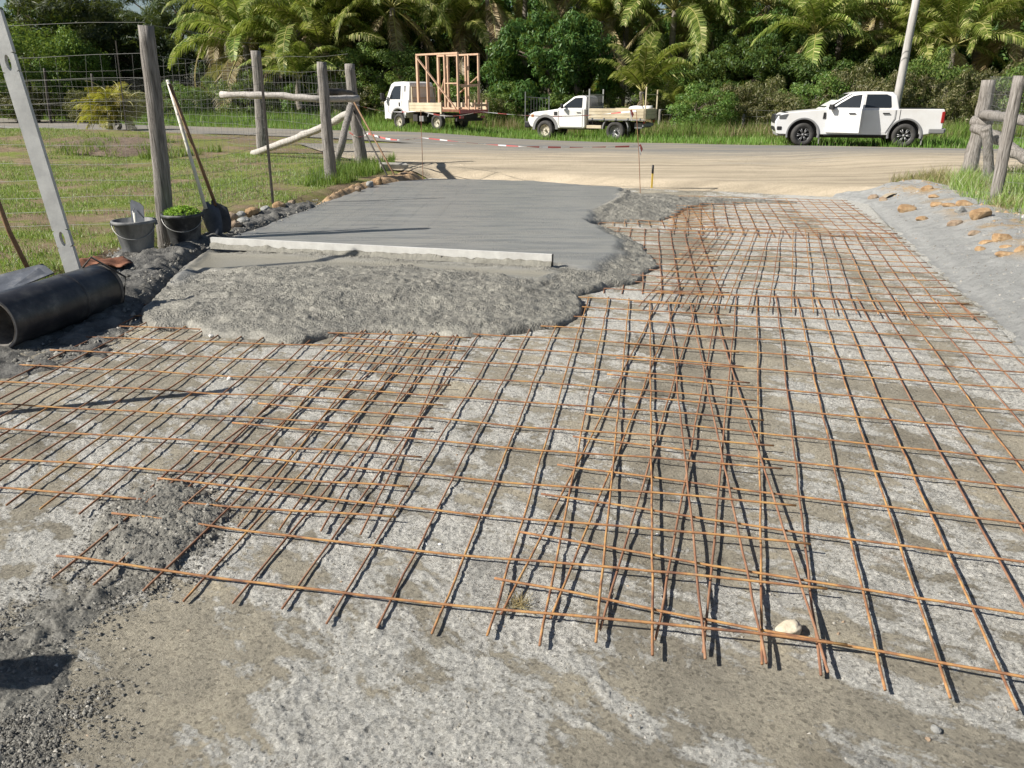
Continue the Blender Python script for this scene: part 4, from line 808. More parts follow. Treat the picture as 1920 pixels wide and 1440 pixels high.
pts = [AY(150, 508, p0.y-.1), AY(171, 482, p0.y-.05), AY(236, 520, p0.y), AY(233, 545, p0.y), AY(230, 575, p0.y)]
MB().tube([q-p0 for q in pts], .008, 8).build('rod', MT['darksteel'], o, True)
p0 = Vector((*Gz(185, 500, .14), .16)); o = thing('rusty_sheet', 'crumpled rust brown sheet lying on the mud behind the pipe', 'rusty sheet', p0)
u = np.linspace(-1, 1, 26); U, V = np.meshgrid(u, u); o2 = gridmesh('sheet', U*.24, V*.13+U*.05, .06*fbm(U*1.6+3, V*1.6, 3, 5)+.05*(1-U*U), MT['rust'], (U*U*.8+V*V*.8) < 1.05, o); o2.modifiers.new('s', 'SOLIDIFY').thickness = .004
# ---------------------------------------------------------------- buckets
def bucket(label, px, py, m, r0=.135, r1=.18, h=.29, contents=None, droop=True):
    z = .12; px += 6; p = Vector((*Gz(px, py, z), z)); o = thing('bucket', label, 'bucket', p, .3, 'rubber mortar buckets')
    MB().lathe([(.001, 0), (r0, 0), (r0+.004, .01), (r1, h-.015), (r1+.012, h-.012), (r1+.013, h), (r1-.006, h), (r0-.006, .012), (.001, .012)], 40).build('body', MT[m], o, True)
    MB().lathe([(r1+.004, h-.03), (r1+.016, h-.028), (r1+.017, h+.001), (r1+.004, h+.002)], 40).build('rim', MT[m], o, True)
    for a in (0, math.pi):
        c = (math.cos(a)*(r1+.012), math.sin(a)*(r1+.012), h-.03); MB().box(c, (.02, .05, .04)).build('handle_lug', MT[m], o, False, .004)
    pts = [(math.cos(math.pi*t)*(r1+.012), -math.sin(math.pi*t)*(r1*.62+.10)*.75, h-.02-math.sin(math.pi*t)*.14) for t in np.linspace(0, 1, 20)]
    MB().tube(pts, .0035, 6).build('handle', MT['galv'], o, True); return o, p, r1, h
o, pb1, r1, h1 = bucket('cement stained rubber bucket holding a steel float, left of the tallest post', 254, 470, 'bucket')
MB().lathe([(.001, .14), (.14, .14)], 24).build('mortar', MT['mud'], o)
o, pb2, r2, h2 = bucket('black rubber bucket heaped with bright green cuttings, in front of the tallest post', 343, 455, 'bucketdark')
# steel float standing in the first bucket
p0 = pb1+Vector((.02, 0, .15)); o = thing('steel_float', 'rectangular steel float standing upright in the stained bucket', 'float', p0, -.25)
vs = [(-.07, 0, -.05), (.07, 0, -.05), (.07, .05, .26), (.03, .055, .29), (-.06, .055, .29+.03), (-.07, .05, .29)]
MB().add(vs+[(x, y+.004, z) for x, y, z in vs], [(0, 1, 2, 3, 4, 5), (11, 10, 9, 8, 7, 6)]+[(i, i+6, (i+1) % 6+6, (i+1) % 6) for i in range(6)]).build('plate', MT['steelblue'], o)
MB().tube([(.025, -.035, .0), (.025, -.03, .21)], .015, 10).build('grip', MT['palehandle'], o, True); MB().tube([(.025, -.03, .19), (.0, -.02, .22), (-.02, .03, .24)], .005, 6).build('bracket', MT['galv'], o, True)
# green cuttings
def cuttings():
    r = np.random.default_rng(3); n = 900; a = r.random(n)*6.28; q = np.sqrt(r.random(n))*.16; z = .285+.05*(1-(q/.15)**2)+.02*r.random(n)
    b = r.random(n)*6.28; l = .02+.03*r.random(n); wd = .008; c = np.stack([q*np.cos(a), q*np.sin(a), z], -1)
    e = np.stack([np.cos(b)*l, np.sin(b)*l, (r.random(n)-.35)*.04], -1); s = np.stack([-np.sin(b)*wd, np.cos(b)*wd, r.normal(0, .004, n)], -1)
    v = np.stack([c-s, c+e*.6-s, c+e, c+e*.6+s], 1).reshape(-1, 3); f = np.arange(n*4).reshape(-1, 4); return npmesh('green_cuttings', v, f, MT['limeleaf'])
o = cuttings(); o.location = pb2; tag(o, 'heap of bright green leaf cuttings filling the black bucket', 'cuttings', kind='stuff')
# ---------------------------------------------------------------- vehicles (front towards -x, near side towards -y)
def wheel(root, x, y, r, wdt, m_rim, spokes=0, steer=0, hub=.58):
    s = -1 if y < 0 else 1
    t = wdt/2; o = MB().lathe([(r*.60, -t), (r*.86, -t), (r*.965, -t*.86), (r, -t*.6), (r, t*.6), (r*.965, t*.86), (r*.86, t), (r*.60, t)], 44, 'y', close=True).build('wheel', MT['tyre'], root, True); o.location = (x, y, r); o.rotation_euler = (0, 0, steer)
    mb = MB(); q = s*t
    mb.lathe([(r*.61, q*.95), (r*.60, q*.80), (r*.53, q*.72), (r*.50, q*.3), (.001, q*.3)], 36, 'y')
    mb.build('rim', MT[m_rim] if not spokes else MT['trim'], o, True)
    mb = MB()
    if spokes:
        for i in range(spokes):
            a = 2*math.pi*i/spokes
            for da in (-.16, .16):
                p0 = Vector((math.cos(a)*r*.12, q*.78, math.sin(a)*r*.12)); p1 = Vector((math.cos(a+da)*r*.57, q*.86, math.sin(a+da)*r*.57)); mb.bar(p0, p1, r*.075, r*.07, (0, 1, 0))
        mb.lathe([(r*.57, q*.96), (r*.61, q*.97), (r*.61, q*.9), (r*.57, q*.88)], 36, 'y', close=True)
    else:
        for i in range(8):
            a = 2*math.pi*i/8; mb.lathe([(.001, q*.42), (r*.045, q*.42), (r*.045, q*.30)], 8, 'y', (math.cos(a)*r*.38, 0, math.sin(a)*r*.38))
    mb.lathe([(.001, q*.98), (r*.12, q*.95), (r*.14, q*.7), (r*.14, q*.3)], 20, 'y'); mb.build('hub', MT[m_rim], o, True); return o
def arc(cx, cz, r, a0, a1, n): return [(cx+r*math.cos(R(a0+(a1-a0)*i/n)), cz+r*math.sin(R(a0+(a1-a0)*i/n))) for i in range(n+1)]
def flare(root, cx, r, cz, w, m, a0=-8, a1=188, th=.055, wd=.10, name='wheel_arch'):
    for s in (-1, 1):
        o = arc(cx, cz, r, a0, a1, 22); i = arc(cx, cz, r-th, a1, a0, 22); MB().prism(o+i, s*(w-wd), s*(w+.025)).build(name, m, root, False, .008)
def sidepanel(root, name, poly, wf, off, m, sides=(-1, 1), th=.01, bev=0):
    out = []
    for s in sides:
        n = len(poly); vs = [(x, s*(wf(z)+off), z) for x, z in poly]+[(x, s*(wf(z)+off-th), z) for x, z in poly]
        out.append(MB().add(vs, [tuple(range(n)), tuple(range(2*n-1, n-1, -1))]+[(i, i+n, (i+1) % n+n, (i+1) % n) for i in range(n)]).build(name, m, root, False, bev))
    return out
def cross(root, name, a, b, wf, off, m, inset=.06, th=.012):
    """panel across the car between profile points a and b (windscreen, rear window)"""
    (x0, z0), (x1, z1) = a, b; d = Vector((x1-x0, 0, z1-z0)).normalized(); nn = Vector((-d.z, 0, d.x)) if x0 < x1 and z1 > z0 else Vector((d.z, 0, -d.x))
    if nn.z < 0 : nn = -nn
    w0, w1 = wf(z0)-inset, wf(z1)-inset; vs = []
    for k in (off, off-th):
        vs += [Vector((x0, -w0, z0))+nn*k, Vector((x0, w0, z0))+nn*k, Vector((x1, w1, z1))+nn*k, Vector((x1, -w1, z1))+nn*k]
    return MB().add(vs, [(0, 1, 2, 3), (7, 6, 5, 4), (0, 4, 5, 1), (1, 5, 6, 2), (2, 6, 7, 3), (3, 7, 4, 0)]).build(name, m, root)
def cabhouse(root, prof, wf, m, name='cabin'):
    n = len(prof); vs = [(x, -wf(z), z) for x, z in prof]+[(x, wf(z), z) for x, z in prof]
    return MB().add(vs, [tuple(range(n)), tuple(range(2*n-1, n-1, -1))]+[(i, i+n, (i+1) % n+n, (i+1) % n) for i in range(n)]).build(name, m, root, False, .045, 3)
def gap(root, pts, wf, off=.003, wd=.010, name='panel_gap', sides=(-1,)):
    for s in sides:
        mb = MB()
        for (x0, z0), (x1, z1) in zip(pts[:-1], pts[1:]): mb.bar((x0, s*(wf(z0)+off), z0), (x1, s*(wf(z1)+off), z1), wd, .006, (0, 1, 0))
        mb.build(name, MT['trim'], root)
def zt_(x, y): return float(gz(np.array([x]), np.array([y]))[0])
# --- double cab pickup
def pickup(loc, rz):
    r = thing('pickup_truck', 'clean white double cab pickup with its front door ajar on the far verge', 'pickup truck', loc, rz)
    wl = .925; fa, ra, ar = .95, 4.22, .50; W = lambda z: wl-.012*0; wd = lambda z: .93-max(0, z-1.20)*.36; wb = lambda z: .93
    wm = MT['white']
    body = [(.10, .42), (.03, .62), (.02, .80), (.10, 1.00), (.26, 1.09), (.8, 1.155), (1.50, 1.215), (3.95, 1.24), (4.02, 1.24), (5.33, 1.24), (5.36, 1.20), (5.37, .62), (5.25, .50)]
    low = [(5.25, .50)]+arc(ra, .40, ar, 0, 180, 18)+[(3.4, .40), (1.6, .40)]+arc(fa, .40, ar, 0, 180, 18)+[(.2, .40)]
    MB().prism(body[:-1]+low, -.91, .91, None).build('body', wm, r, False, .05, 3)
    cab = [(1.46, 1.18), (1.75, 1.38), (2.36, 1.73), (2.62, 1.79), (3.3, 1.80), (3.72, 1.77), (3.86, 1.66), (3.97, 1.18)]
    cabhouse(r, cab, lambda z: .90-max(0, z-1.20)*.33, wm)
    cw = lambda z: .90-max(0, z-1.20)*.33
    cross(r, 'windscreen', (1.60, 1.275), (2.34, 1.722), cw, .006, MT['glass'], .07)
    cross(r, 'bonnet_crease', (.30, 1.105), (.42, 1.12), lambda z: .80, .003, MT['trim'], 0, .004)
    # bed opening
    MB().box((4.66, 0, 1.243), (1.25, 1.56, .012)).build('bed_cover', MT['trim'], r)
    mb = MB(); [mb.box((4.68, s*.84, 1.247), (1.32, .06, .018)) for s in (-1, 1)]; mb.box((5.345, 0, 1.245), (.03, 1.66, .02)); mb.build('bed_rail', MT['trim'], r)
    # rear door glass and dark panel in place of the front opening
    sidepanel(r, 'rear_window', [(2.86, 1.275), (2.90, 1.70), (3.52, 1.70), (3.66, 1.64), (3.70, 1.30), (3.66, 1.275)], cw, .005, MT['glass'])
    sidepanel(r, 'door_shade_panel', [(1.70, .48), (1.70, 1.30), (2.40, 1.71), (2.79, 1.725), (2.79, .48)], lambda z: max(.912, 0)-max(0, z-1.2)*.36 if z < 1.2 else cw(z)+.008, .002, MT['interior'], (-1,), .006)  # flat panel; the shade inside the cabin is put into its dark colour
    sidepanel(r, 'rear_door', [(2.83, .47), (2.83, 1.20), (3.83, 1.205), (3.83, .92), (3.68, .62), (3.60, .47)], wb, -.012, wm, (-1, 1), .012, .004)
    gap(r, [(3.86, 1.21), (3.86, .92), (3.70, .62), (3.62, .455)], wb, -.012); gap(r, [(2.81, 1.21), (2.81, .455)], wb, -.012, sides=(1,))
    gap(r, [(3.99, 1.225), (3.99, .5)], lambda z: .912, .001, .016, sides=(-1, 1))
    # ajar front door, hinged at its front edge
    hx = 1.68
    lean = lambda z: max(0, z-1.20)*.33
    def dp(poly, y0, y1):
        n = len(poly); vs = [(x-hx, y0+lean(z), z) for x, z in poly]+[(x-hx, y1+lean(z), z) for x, z in poly]
        return MB().add(vs, [tuple(range(n)), tuple(range(2*n-1, n-1, -1))]+[(i, i+n, (i+1) % n+n, (i+1) % n) for i in range(n)])
    d = dp([(1.69, .47), (1.69, 1.235), (2.79, 1.245), (2.79, .47)], -.02, .05).build('front_door', wm, r, False, .012); d.location = (hx, -.925, 0); d.rotation_euler = (0, 0, R(-24)); d['label'] = 'front door standing ajar'
    fr = MB(); outer = [(1.74, 1.245), (2.02, 1.46), (2.38, 1.70), (2.74, 1.755), (2.79, 1.75), (2.79, 1.245)]; inner = [(1.87, 1.275), (2.07, 1.43), (2.42, 1.655), (2.70, 1.70), (2.70, 1.69), (2.72, 1.275)]
    n = 6
    for y in (-.015, .03):
        fr.v += [(x-hx, y+lean(z), z) for x, z in outer]+[(x-hx, y+lean(z), z) for x, z in inner]
    for i in range(n):
        j = (i+1) % n; fr.f += [(i, j, n+j, n+i), (2*n+i, 3*n+i, 3*n+j, 2*n+j), (i, 2*n+i, 2*n+j, j), (n+i, n+j, 3*n+j, 3*n+i)]
    fr.build('window_frame', wm, d); dp(inner, -.006, .006).build('window', MT['glass'], d)
    MB().box((.82, -.045, 1.10), (.22, .03, .035)).build('handle', MT['trim'], d, False, .01)
    mb = MB().box((.16, -.13, 1.30), (.14, .20, .17)); mb.bar((.14, -.02, 1.25), (.15, -.1, 1.27), .05, .04); mb.build('mirror', MT['trim'], d, False, .03)
    MB().box((3.55, -.945, 1.10), (.22, .03, .035)).build('rear_door_handle', MT['trim'], r, False, .01)
    flare(r, fa, ar+.05, .40, .915, MT['greytrim'], -12, 192); flare(r, ra, ar+.05, .40, .915, MT['greytrim'], -12, 192)
    for s in (-1, 1):
        MB().box((1.60, s*.922, 1.02), (.10, .015, .20), taper=.7).build('wing_vent', MT['trim'], r)
        MB().add([(.02, s*.60, .90), (.02, s*.60, 1.02), (.10, s*.60, 1.045), (.10, s*.60, .88), (.14, s*.925, .90), (.12, s*.925, 1.02), (.42, s*.925, 1.07), (.34, s*.925, .90)],
                 [(0, 4, 5, 1), (1, 5, 6, 2), (4, 7, 6, 5), (3, 7, 4, 0), (2, 6, 7, 3), (0, 1, 2, 3)]).build('headlight', MT['lamp'], r, False, .008)
        MB().box((5.33, s*.90, .98), (.10, .075, .36)).build('tail_light', MT['redlamp'], r, False, .02)
        MB().box((.16, s*.80, .60), (.16, .26, .12)).build('fog_lamp', MT['trim'], r, False, .02)
        MB().box((1.52, s*.80, .26), (.012, .24, .34)).build('mud_flap', MT['greytrim'], r); MB().box((4.80, s*.80, .26), (.012, .24, .34)).build('mud_flap', MT['greytrim'], r)
        MB().box((2.6, s*.86, .385), (1.9, .12, .05)).build('side_step', MT['trim'], r, False, .015)
    mb = MB().box((.03, 0, .90), (.09, 1.2, .26)); [mb.box((.02, 0, .84+.055*i), (.04, 1.1, .015)) for i in range(4)]; mb.build('grille', MT['trim'], r, False, .01)
    MB().box((.06, 0, .58), (.10, 1.2, .12)).build('lower_grille', MT['trim'], r, False, .02)
    mb = MB().box((5.42, 0, .56), (.16, 1.75, .14)); mb.box((5.20, 0, .54), (.5, 1.84, .16)); mb.build('rear_bumper', MT['greytrim'], r, False, .03)
    MB().box((.25, 0, .40), (.3, 1.5, .12)).build('skid_plate', MT['greytrim'], r, False, .03)
    MB().box((2.7, 0, .40), (4.4, 1.2, .22)).build('underbody', MT['chassis'], r); [MB().box((q, 0, .70), (.93, 1.28, .40)).build('wheel_liner', MT['chassis'], r) for q in (fa, ra)]
    for y in (-.80, .80):
        wheel(r, fa, y, .385, .27, 'rim', 6, R(14)); wheel(r, ra, y, .385, .27, 'rim', 6)
    return r
pz = (10.3, 29.0); a = R(-13)
pickup((pz[0]-.95*math.cos(a), pz[1]-.95*math.sin(a), zt_(*pz)+.0), a)
# --- single cab ute with tipping tray
def ute(loc, rz):
    r = thing('tray_ute', 'old white single cab ute with cream drop side tray and dusty doors', 'utility truck', loc, rz)
    fa, ra, ar = .85, 3.85, .47; wm = MT['dustywhite']
    body = [(.10, .62), (.06, .78), (.16, .98), (.34, 1.07), (1.0, 1.14), (1.36, 1.19), (2.55, 1.22), (2.58, .5)]
    low = [(2.5, .45), (1.5, .45)]+arc(fa, .42, ar, 0, 180, 16)+[(.2, .5)]
    MB().prism(body+low, -.86, .86).build('body', wm, r, False, .05, 3)
    cw = lambda z: .84-max(0, z-1.16)*.30
    cabhouse(r, [(1.30, 1.14), (1.62, 1.36), (2.02, 1.66), (2.2, 1.70), (2.48, 1.70), (2.58, 1.62), (2.59, 1.14)], cw, wm)
    cross(r, 'windscreen', (1.42, 1.235), (2.00, 1.652), cw, .005, MT['glass'], .07)
    sidepanel(r, 'side_window', [(1.60, 1.24), (1.74, 1.38), (2.08, 1.61), (2.40, 1.63), (2.42, 1.24)], cw, .005, MT['glass'])
    gap(r, [(1.42, 1.14), (1.42, .62), (1.5, .5), (2.46, .5), (2.46, 1.20)], lambda z: .862, .001, .012, sides=(-1, 1))
    for s in (-1, 1):
        MB().box((2.30, s*.875, 1.06), (.17, .03, .03)).build('handle', MT['trim'], r, False, .008)
        mb = MB().box((1.62, s*1.0, 1.30), (.08, .16, .18)); mb.bar((1.62, s*.85, 1.22), (1.62, s*.98, 1.26), .04, .03); mb.build('mirror', MT['trim'], r, False, .02)
        MB().box((.20, s*.70, .93), (.20, .30, .15)).build('headlight', MT['lamp'], r, False, .03)
        MB().box((.28, s*.868, .93), (.10, .01, .10)).build('indicator', MT['amber'], r, False, .003)
        MB().box((1.30, s*.868, 1.02), (.14, .012, .13)).build('wing_vent', MT['trim'], r)
    flare(r, fa, ar+.09, .42, .85, MT['greytrim'], -2, 185, .11, .12)
    mb = MB().box((.04, 0, .58), (.26, 1.72, .26)); mb.build('front_bumper', MT['trim'], r, False, .05); MB().box((.10, 0, .93), (.06, 1.0, .16)).build('grille', MT['trim'], r, False, .01)
    # tray
    x0, x1, w, zf = 2.74, 5.02, .93, .86
    MB().box(((x0+x1)/2, 0, zf), (x1-x0, w*2, .07)).build('tray_floor', MT['cream'], r)
    for s in (-1, 1):
        mb = MB(); [mb.box(((x0+x1)/2, s*w, zf+.065+.115*i), (x1-x0-.04, .03, .105)) for i in range(3)]; mb.box(((x0+x1)/2, s*(w-.02), zf+.18), (x1-x0-.06, .012, .36)); t = mb.build('drop_side', MT['cream'], r, False, .008)
        mb = MB(); [mb.box((x0+.15+.49*i, s*(w+.02), zf-.02), (.05, .02, .07)) for i in range(5)]; mb.build('hinge', MT['greytrim'], t)
        MB().box(((x0+x1)/2, s*(w-.01), zf-.055), (x1-x0, .04, .05)).build('rail', MT['greytrim'], t)
    mb = MB(); [mb.box((x1, 0, zf+.065+.115*i), (.03, w*2, .105)) for i in range(3)]; mb.box((x1-.02, 0, zf+.18), (.012, w*2-.02, .36)); mb.build('tailgate', MT['cream'], r, False, .008)
    mb = MB()
    for s in (-1, 1): mb.bar((x0, s*(w-.03), zf), (x0, s*(w-.03), 1.95), .05, .05)
    mb.bar((x0, -w+.03, 1.74), (x0, w-.03, 1.74), .04, .04); mb.bar((x0, -w+.03, 1.28), (x0, w-.03, 1.28), .04, .04); mb.build('headboard_frame', MT['galv'], r)
    mb = MB(); [mb.box((x0, 0, 1.30+.024*i), (.012, 1.70, .010)) for i in range(18)]; [mb.box((x0, -.8+.1*i, 1.5), (.010, .012, .44)) for i in range(17)]; mb.box((x0, 0, 1.07), (.02, 1.75, .4)); mb.build('headboard_mesh', MT['greytrim'], r)
    mb = MB()
    for s in (-1, 1): mb.bar((x1+.02, s*(w-.04), zf-.1), (x1+.02, s*(w-.04), 2.02 if s < 0 else 1.92), .045, .045)
    mb.bar((x1+.02, -w+.04, 1.74), (x1+.02, w-.04, 1.74), .03, .03); mb.build('rear_rack', MT['cream'], r)
    flare(r, ra, .56, .42, .85, MT['greytrim'], -5, 178, .05, .30, 'mudguard')
    MB().box((3.6, 0, .62), (2.6, .8, .16)).build('chassis', MT['chassis'], r); MB().box((fa, 0, .70), (.85, 1.2, .38)).build('wheel_liner', MT['chassis'], r); MB().box((2.95, -.70, .52), (.62, .3, .12)).build('side_step', MT['cream'], r, False, .01)
    mb = MB(); [mb.bar((2.8+.25*i, -.6, .86), (2.8+.25*i, -.6, .55), .03, .03) for i in range(3)]; mb.box((1.7, 0, .5), (2.2, 1.1, .2)); mb.build('underframe', MT['chassis'], r)
    mb = MB(); [mb.box((4.75, s*.55, .58), (.30, .35, .2)) for s in (-1, 1)]; mb.bar((4.95, -.8, .60), (4.95, .8, .60), .05, .12); mb.build('tow_bar', MT['greytrim'], r, False, .01)
    for s in (-1, 1): MB().box((5.0, s*.72, .72), (.05, .25, .10)).build('tail_light', MT['redlamp'], r); MB().box((4.38, s*.78, .36), (.012, .26, .34)).build('mud_flap', MT['trim'], r)
    for y in (-.76, .76): wheel(r, fa, y, .37, .26, 'rimcream', 0, R(-6)); wheel(r, ra, y, .37, .26, 'rim')
    return r
uz = (1.72, 34.3); a = R(-24)
uroot = ute((uz[0]-.85*math.cos(a), uz[1]-.85*math.sin(a), zt_(*uz)+.02), a)
def onute(x, y, z):
    c, s = math.cos(a), math.sin(a); return (uroot.location.x+x*c-y*s, uroot.location.y+x*s+y*c, uroot.location.z+z)
ub = a
# things lying in the ute tray
o = thing('cement_bag', 'pale sack lying in the ute tray behind its rear rack post', 'sack', onute(4.55, -.35, .90), ub)
bm_ = rockmesh('sack', MT['whitestone'], .34, (1, .6, .42), 3, 3); bm_.parent = o; bm_.location = (0, 0, .30)
o = thing('plastic_tub', 'round pale tub in the rear corner of the ute tray', 'tub', onute(4.75, .62, .90), ub); MB().lathe([(.001, 0), (.16, 0), (.19, .42), (.17, .42), (.15, .02), (.001, .02)], 20).build('tub', MT['whitestone'], o, True)
# --- cab-over tipper truck
def truck(loc, rz):
    r = thing('flatbed_truck', 'white cab over flatbed truck with black mirrors, parked at an angle at the left', 'truck', loc, rz)
    fa, ra, ar = .92, 3.30, .42; wm = MT['white']
    body = [(.10, .45), (.05, .60), (.03, 1.05), (.06, 1.16), (1.62, 1.22), (1.62, .70), (1.45, .70)]
    MB().prism(body+arc(fa, .42, ar+.02, 5, 180, 16)+[(.4, .42)], -.82, .82).build('cab_body', wm, r, False, .05, 3)
    cw = lambda z: .81-max(0, z-1.12)*.14
    cabhouse(r, [(.07, 1.10), (.30, 1.62), (.42, 1.86), (.60, 1.95), (1.2, 1.97), (1.58, 1.93), (1.63, 1.8), (1.63, 1.10)], cw, wm)
    cross(r, 'windscreen', (.125, 1.24), (.385, 1.78), cw, .006, MT['glass'], .08)
    sidepanel(r, 'side_window', [(.36, 1.24), (.50, 1.58), (.66, 1.78), (1.08, 1.80), (1.08, 1.24)], cw, .005, MT['glass'])
    gap(r, [(.30, 1.20), (.30, .72), (.52, .60)], lambda z: .822, .001, .012, sides=(-1, 1)); gap(r, [(1.20, 1.9), (1.20, 1.2)], cw, .003, .012, sides=(-1, 1)); gap(r, [(1.20, 1.2), (1.20, .62)], lambda z: .822, .001, .012, sides=(-1, 1))
    for s in (-1, 1):
        sidepanel(r, 'air_duct', [(1.28, .72), (1.28, 1.80), (1.40, 1.80), (1.40, .72)], lambda z: min(.822, cw(z)), .012, MT['greytrim'], (s,), .012)
        MB().box((1.04, s*.835, 1.04), (.07, .02, .16)).build('handle', MT['trim'], r, False, .008)
        mb = MB().box((.16, s*1.02, 1.36), (.12, .16, .28)); mb.bar((.25, s*.80, 1.22), (.18, s*.95, 1.24), .04, .04); mb.build('mirror', MT['trim'], r, False, .03)
        MB().box((.055, s*.58, .86), (.06, .34, .22)).build('headlight', MT['lamp'], r, False, .03)
        MB().box((4.62, s*.65, .55), (.04, .22, .10)).build('tail_light', MT['redlamp'], r)
        MB().box((1.30, s*.68, .48), (.08, .28, .48)).build('mud_flap', MT['trim'], r)
    flare(r, fa, ar+.07, .42, .805, MT['greytrim'], 8, 182, .06, .08)
    MB().box((.06, 0, .50), (.14, 1.58, .2)).build('front_bumper', MT['white'], r, False, .04); MB().box((.045, 0, 1.0), (.05, .9, .12)).build('grille', MT['trim'], r, False, .02)
    x0, x1, w, zf = 1.74, 4.72, .88, .80
    MB().box(((x0+x1)/2, 0, zf), (x1-x0, w*2, .08)).build('tray_floor', MT['rust'], r)
    def side(s, xa, xb):
        mb = MB(); [mb.box(((xa+xb)/2, s*w, zf+.06+.125*i-.06), (xb-xa, .035, .118)) for i in range(3)]; mb.box(((xa+xb)/2, s*(w-.02), zf+.13), (xb-xa-.02, .012, .36)); mb.box((xb, s*w, zf+.1), (.08, .06, .46)); mb.build('drop_side', MT['cream'], r, False, .008)
    side(-1, x0, x0+1.92); side(1, x0, x1)
    mb = MB(); [mb.bar((x0, s*.7, zf), (x0, s*.7, 1.75), .05, .05) for s in (-1, 1)]; mb.bar((x0, -.72, 1.72), (x0, .72, 1.72), .05, .05); mb.bar((x0, -.72, 1.3), (x0, .72, 1.3), .05, .05); mb.build('headboard', MT['cream'], r)
    mb = MB(); [mb.bar((x1-.02, y, zf), (x1-.02, y, zf+.42), .05, .05) for y in (-.3, .1, .5, .8)]; mb.bar((x1-.02, .1, zf+.22), (x1-.02, .8, zf+.22), .04, .1); mb.build('tailgate', MT['timber'], r)
    MB().box((x1+.01, 0, zf-.03), (.04, w*2, .14)).build('rear_rail', MT['redlamp'], r)
    MB().box((3.0, 0, .60), (3.2, .7, .18)).build('chassis', MT['chassis'], r); MB().box((fa, 0, .66), (.8, 1.2, .36)).build('wheel_liner', MT['chassis'], r); MB().box((1.95, -.62, .50), (.3, .3, .32)).build('fuel_tank', MT['chassis'], r, False, .03); MB().box((2.38, -.70, .46), (.26, .22, .22)).build('battery_box', MT['greytrim'], r, False, .01)
    mb = MB(); mb.bar((2.78, -.80, .55), (2.92, -.80, .79), .05, .04, (0, 1, 0)); mb.bar((2.92, -.80, .79), (3.68, -.80, .79), .05, .04, (0, 1, 0)); mb.bar((3.68, -.80, .79), (3.80, -.80, .50), .05, .04, (0, 1, 0)); mb.build('mudguard', MT['greytrim'], r)
    mb = MB().box((4.45, 0, .45), (.08, 1.6, .12)); mb.box((4.2, .4, .55), (.4, .3, .2)); mb.build('rear_underrun', MT['chassis'], r)
    for y in (-.70, .70): wheel(r, fa, y, .33, .2, 'rimcream'); wheel(r, ra, y, .33, .24, 'rimcream')
    return r
tz = (-4.5, 36.6); a = R(-40)
troot = truck((tz[0]-.92*math.cos(a), tz[1]-.92*math.sin(a), zt_(*tz)+.03), a)
c_, s_ = math.cos(a), math.sin(a)
# stud frame standing on the flatbed
fx, fy = 2.25, -.80
o = thing('stud_crate', 'open box of sawn timber studs with diagonal braces, standing on the flatbed truck', 'timber frame', (troot.location.x+fx*c_-fy*s_, troot.location.y+fx*s_+fy*c_, troot.location.z+.845), a)
LX, LY, LZ = 2.35, 1.25, 2.2; t = .062; q = .10
def beam(name, p, r_, w=q, h=t): MB().bar(p, r_, w, h, (0, 1, 0)).build(name, MT['timber'], o, False, .003)
for yy in (0, LY):
    for k, xx in enumerate((0, .58, 1.62, LX)): beam('stud', (xx, yy, .09), (xx, yy, LZ-.1), t if k else q, q)
    beam('top_plate', (-.04, yy, LZ-.05), (LX+.04, yy, LZ-.05), t*1.1, .11); beam('bottom_plate', (-.04, yy, .045), (LX+.04, yy, .045), t*1.1, q)
for xx in (0, LX):
    beam('end_plate', (xx, 0.06, LZ-.06), (xx, LY-.06, LZ-.06), .09, .09); beam('end_plate', (xx, .06, .05), (xx, LY-.06, .05), .09, .09); beam('stud', (xx+.001, LY*.5, .09), (xx+.001, LY*.5, LZ-.1), .06, .06)
beam('brace', (.05, -.065, LZ-.15), (LX-.1, -.065, .05), .03, .10)
beam('brace', (1.0, LY+.06, .55), (LX, LY+.06, 1.35), .03, .09); beam('noggin', (1.65, .01, 1.02), (LX-.05, .01, 1.02), .045, .09); beam('noggin', (.9, LY-.01, .98), (LX-.05, LY-.01, .98), .045, .09)
beam('brace', (.55, LY+.055, 1.9), (.05, LY+.055, .6), .03, .09)
beam('brace', (LX+.06, .1, .9), (LX+.06, LY-.1, .95), .03, .09)
# ---------------------------------------------------------------- vegetation
def leafcloud(centres, radii, n, ll, lw, r, droop=.3, squash=.8, inner=.25):
    """leaf diamonds over the surfaces of many clumps; (N,4) quads"""
    c = np.array(centres); rad = np.array(radii); p = rad**2/np.sum(rad**2); k = r.choice(len(c), n, p=p)
    d = r.normal(size=(n, 3)); d[:, 2] = d[:, 2]*.9+.25; d /= np.linalg.norm(d, axis=1)[:, None]
    q = 1-inner*r.random(n)**1.2*2; pos = c[k]+d*rad[k][:, None]*q[:, None]*np.array([1, 1, squash])
    nrm = d+r.normal(size=(n, 3))*.45; nrm /= np.linalg.norm(nrm, axis=1)[:, None]
    t = np.cross(nrm, r.normal(size=(n, 3))); t /= np.linalg.norm(t, axis=1)[:, None]; t[:, 2] -= droop; t /= np.linalg.norm(t, axis=1)[:, None]
    s = np.cross(t, nrm); s /= np.linalg.norm(s, axis=1)[:, None]
    L = ll*(.6+.8*r.random(n))[:, None]; Wd = lw*(.7+.6*r.random(n))[:, None]
    v = np.stack([pos-t*L*.5, pos+s*Wd*.5+nrm*Wd*.12, pos+t*L*.5-np.array([0, 0, .08])*L, pos-s*Wd*.5+nrm*Wd*.12], 1)
    return v.reshape(-1, 3)
def quads(n): return np.arange(n*4).reshape(-1, 4)
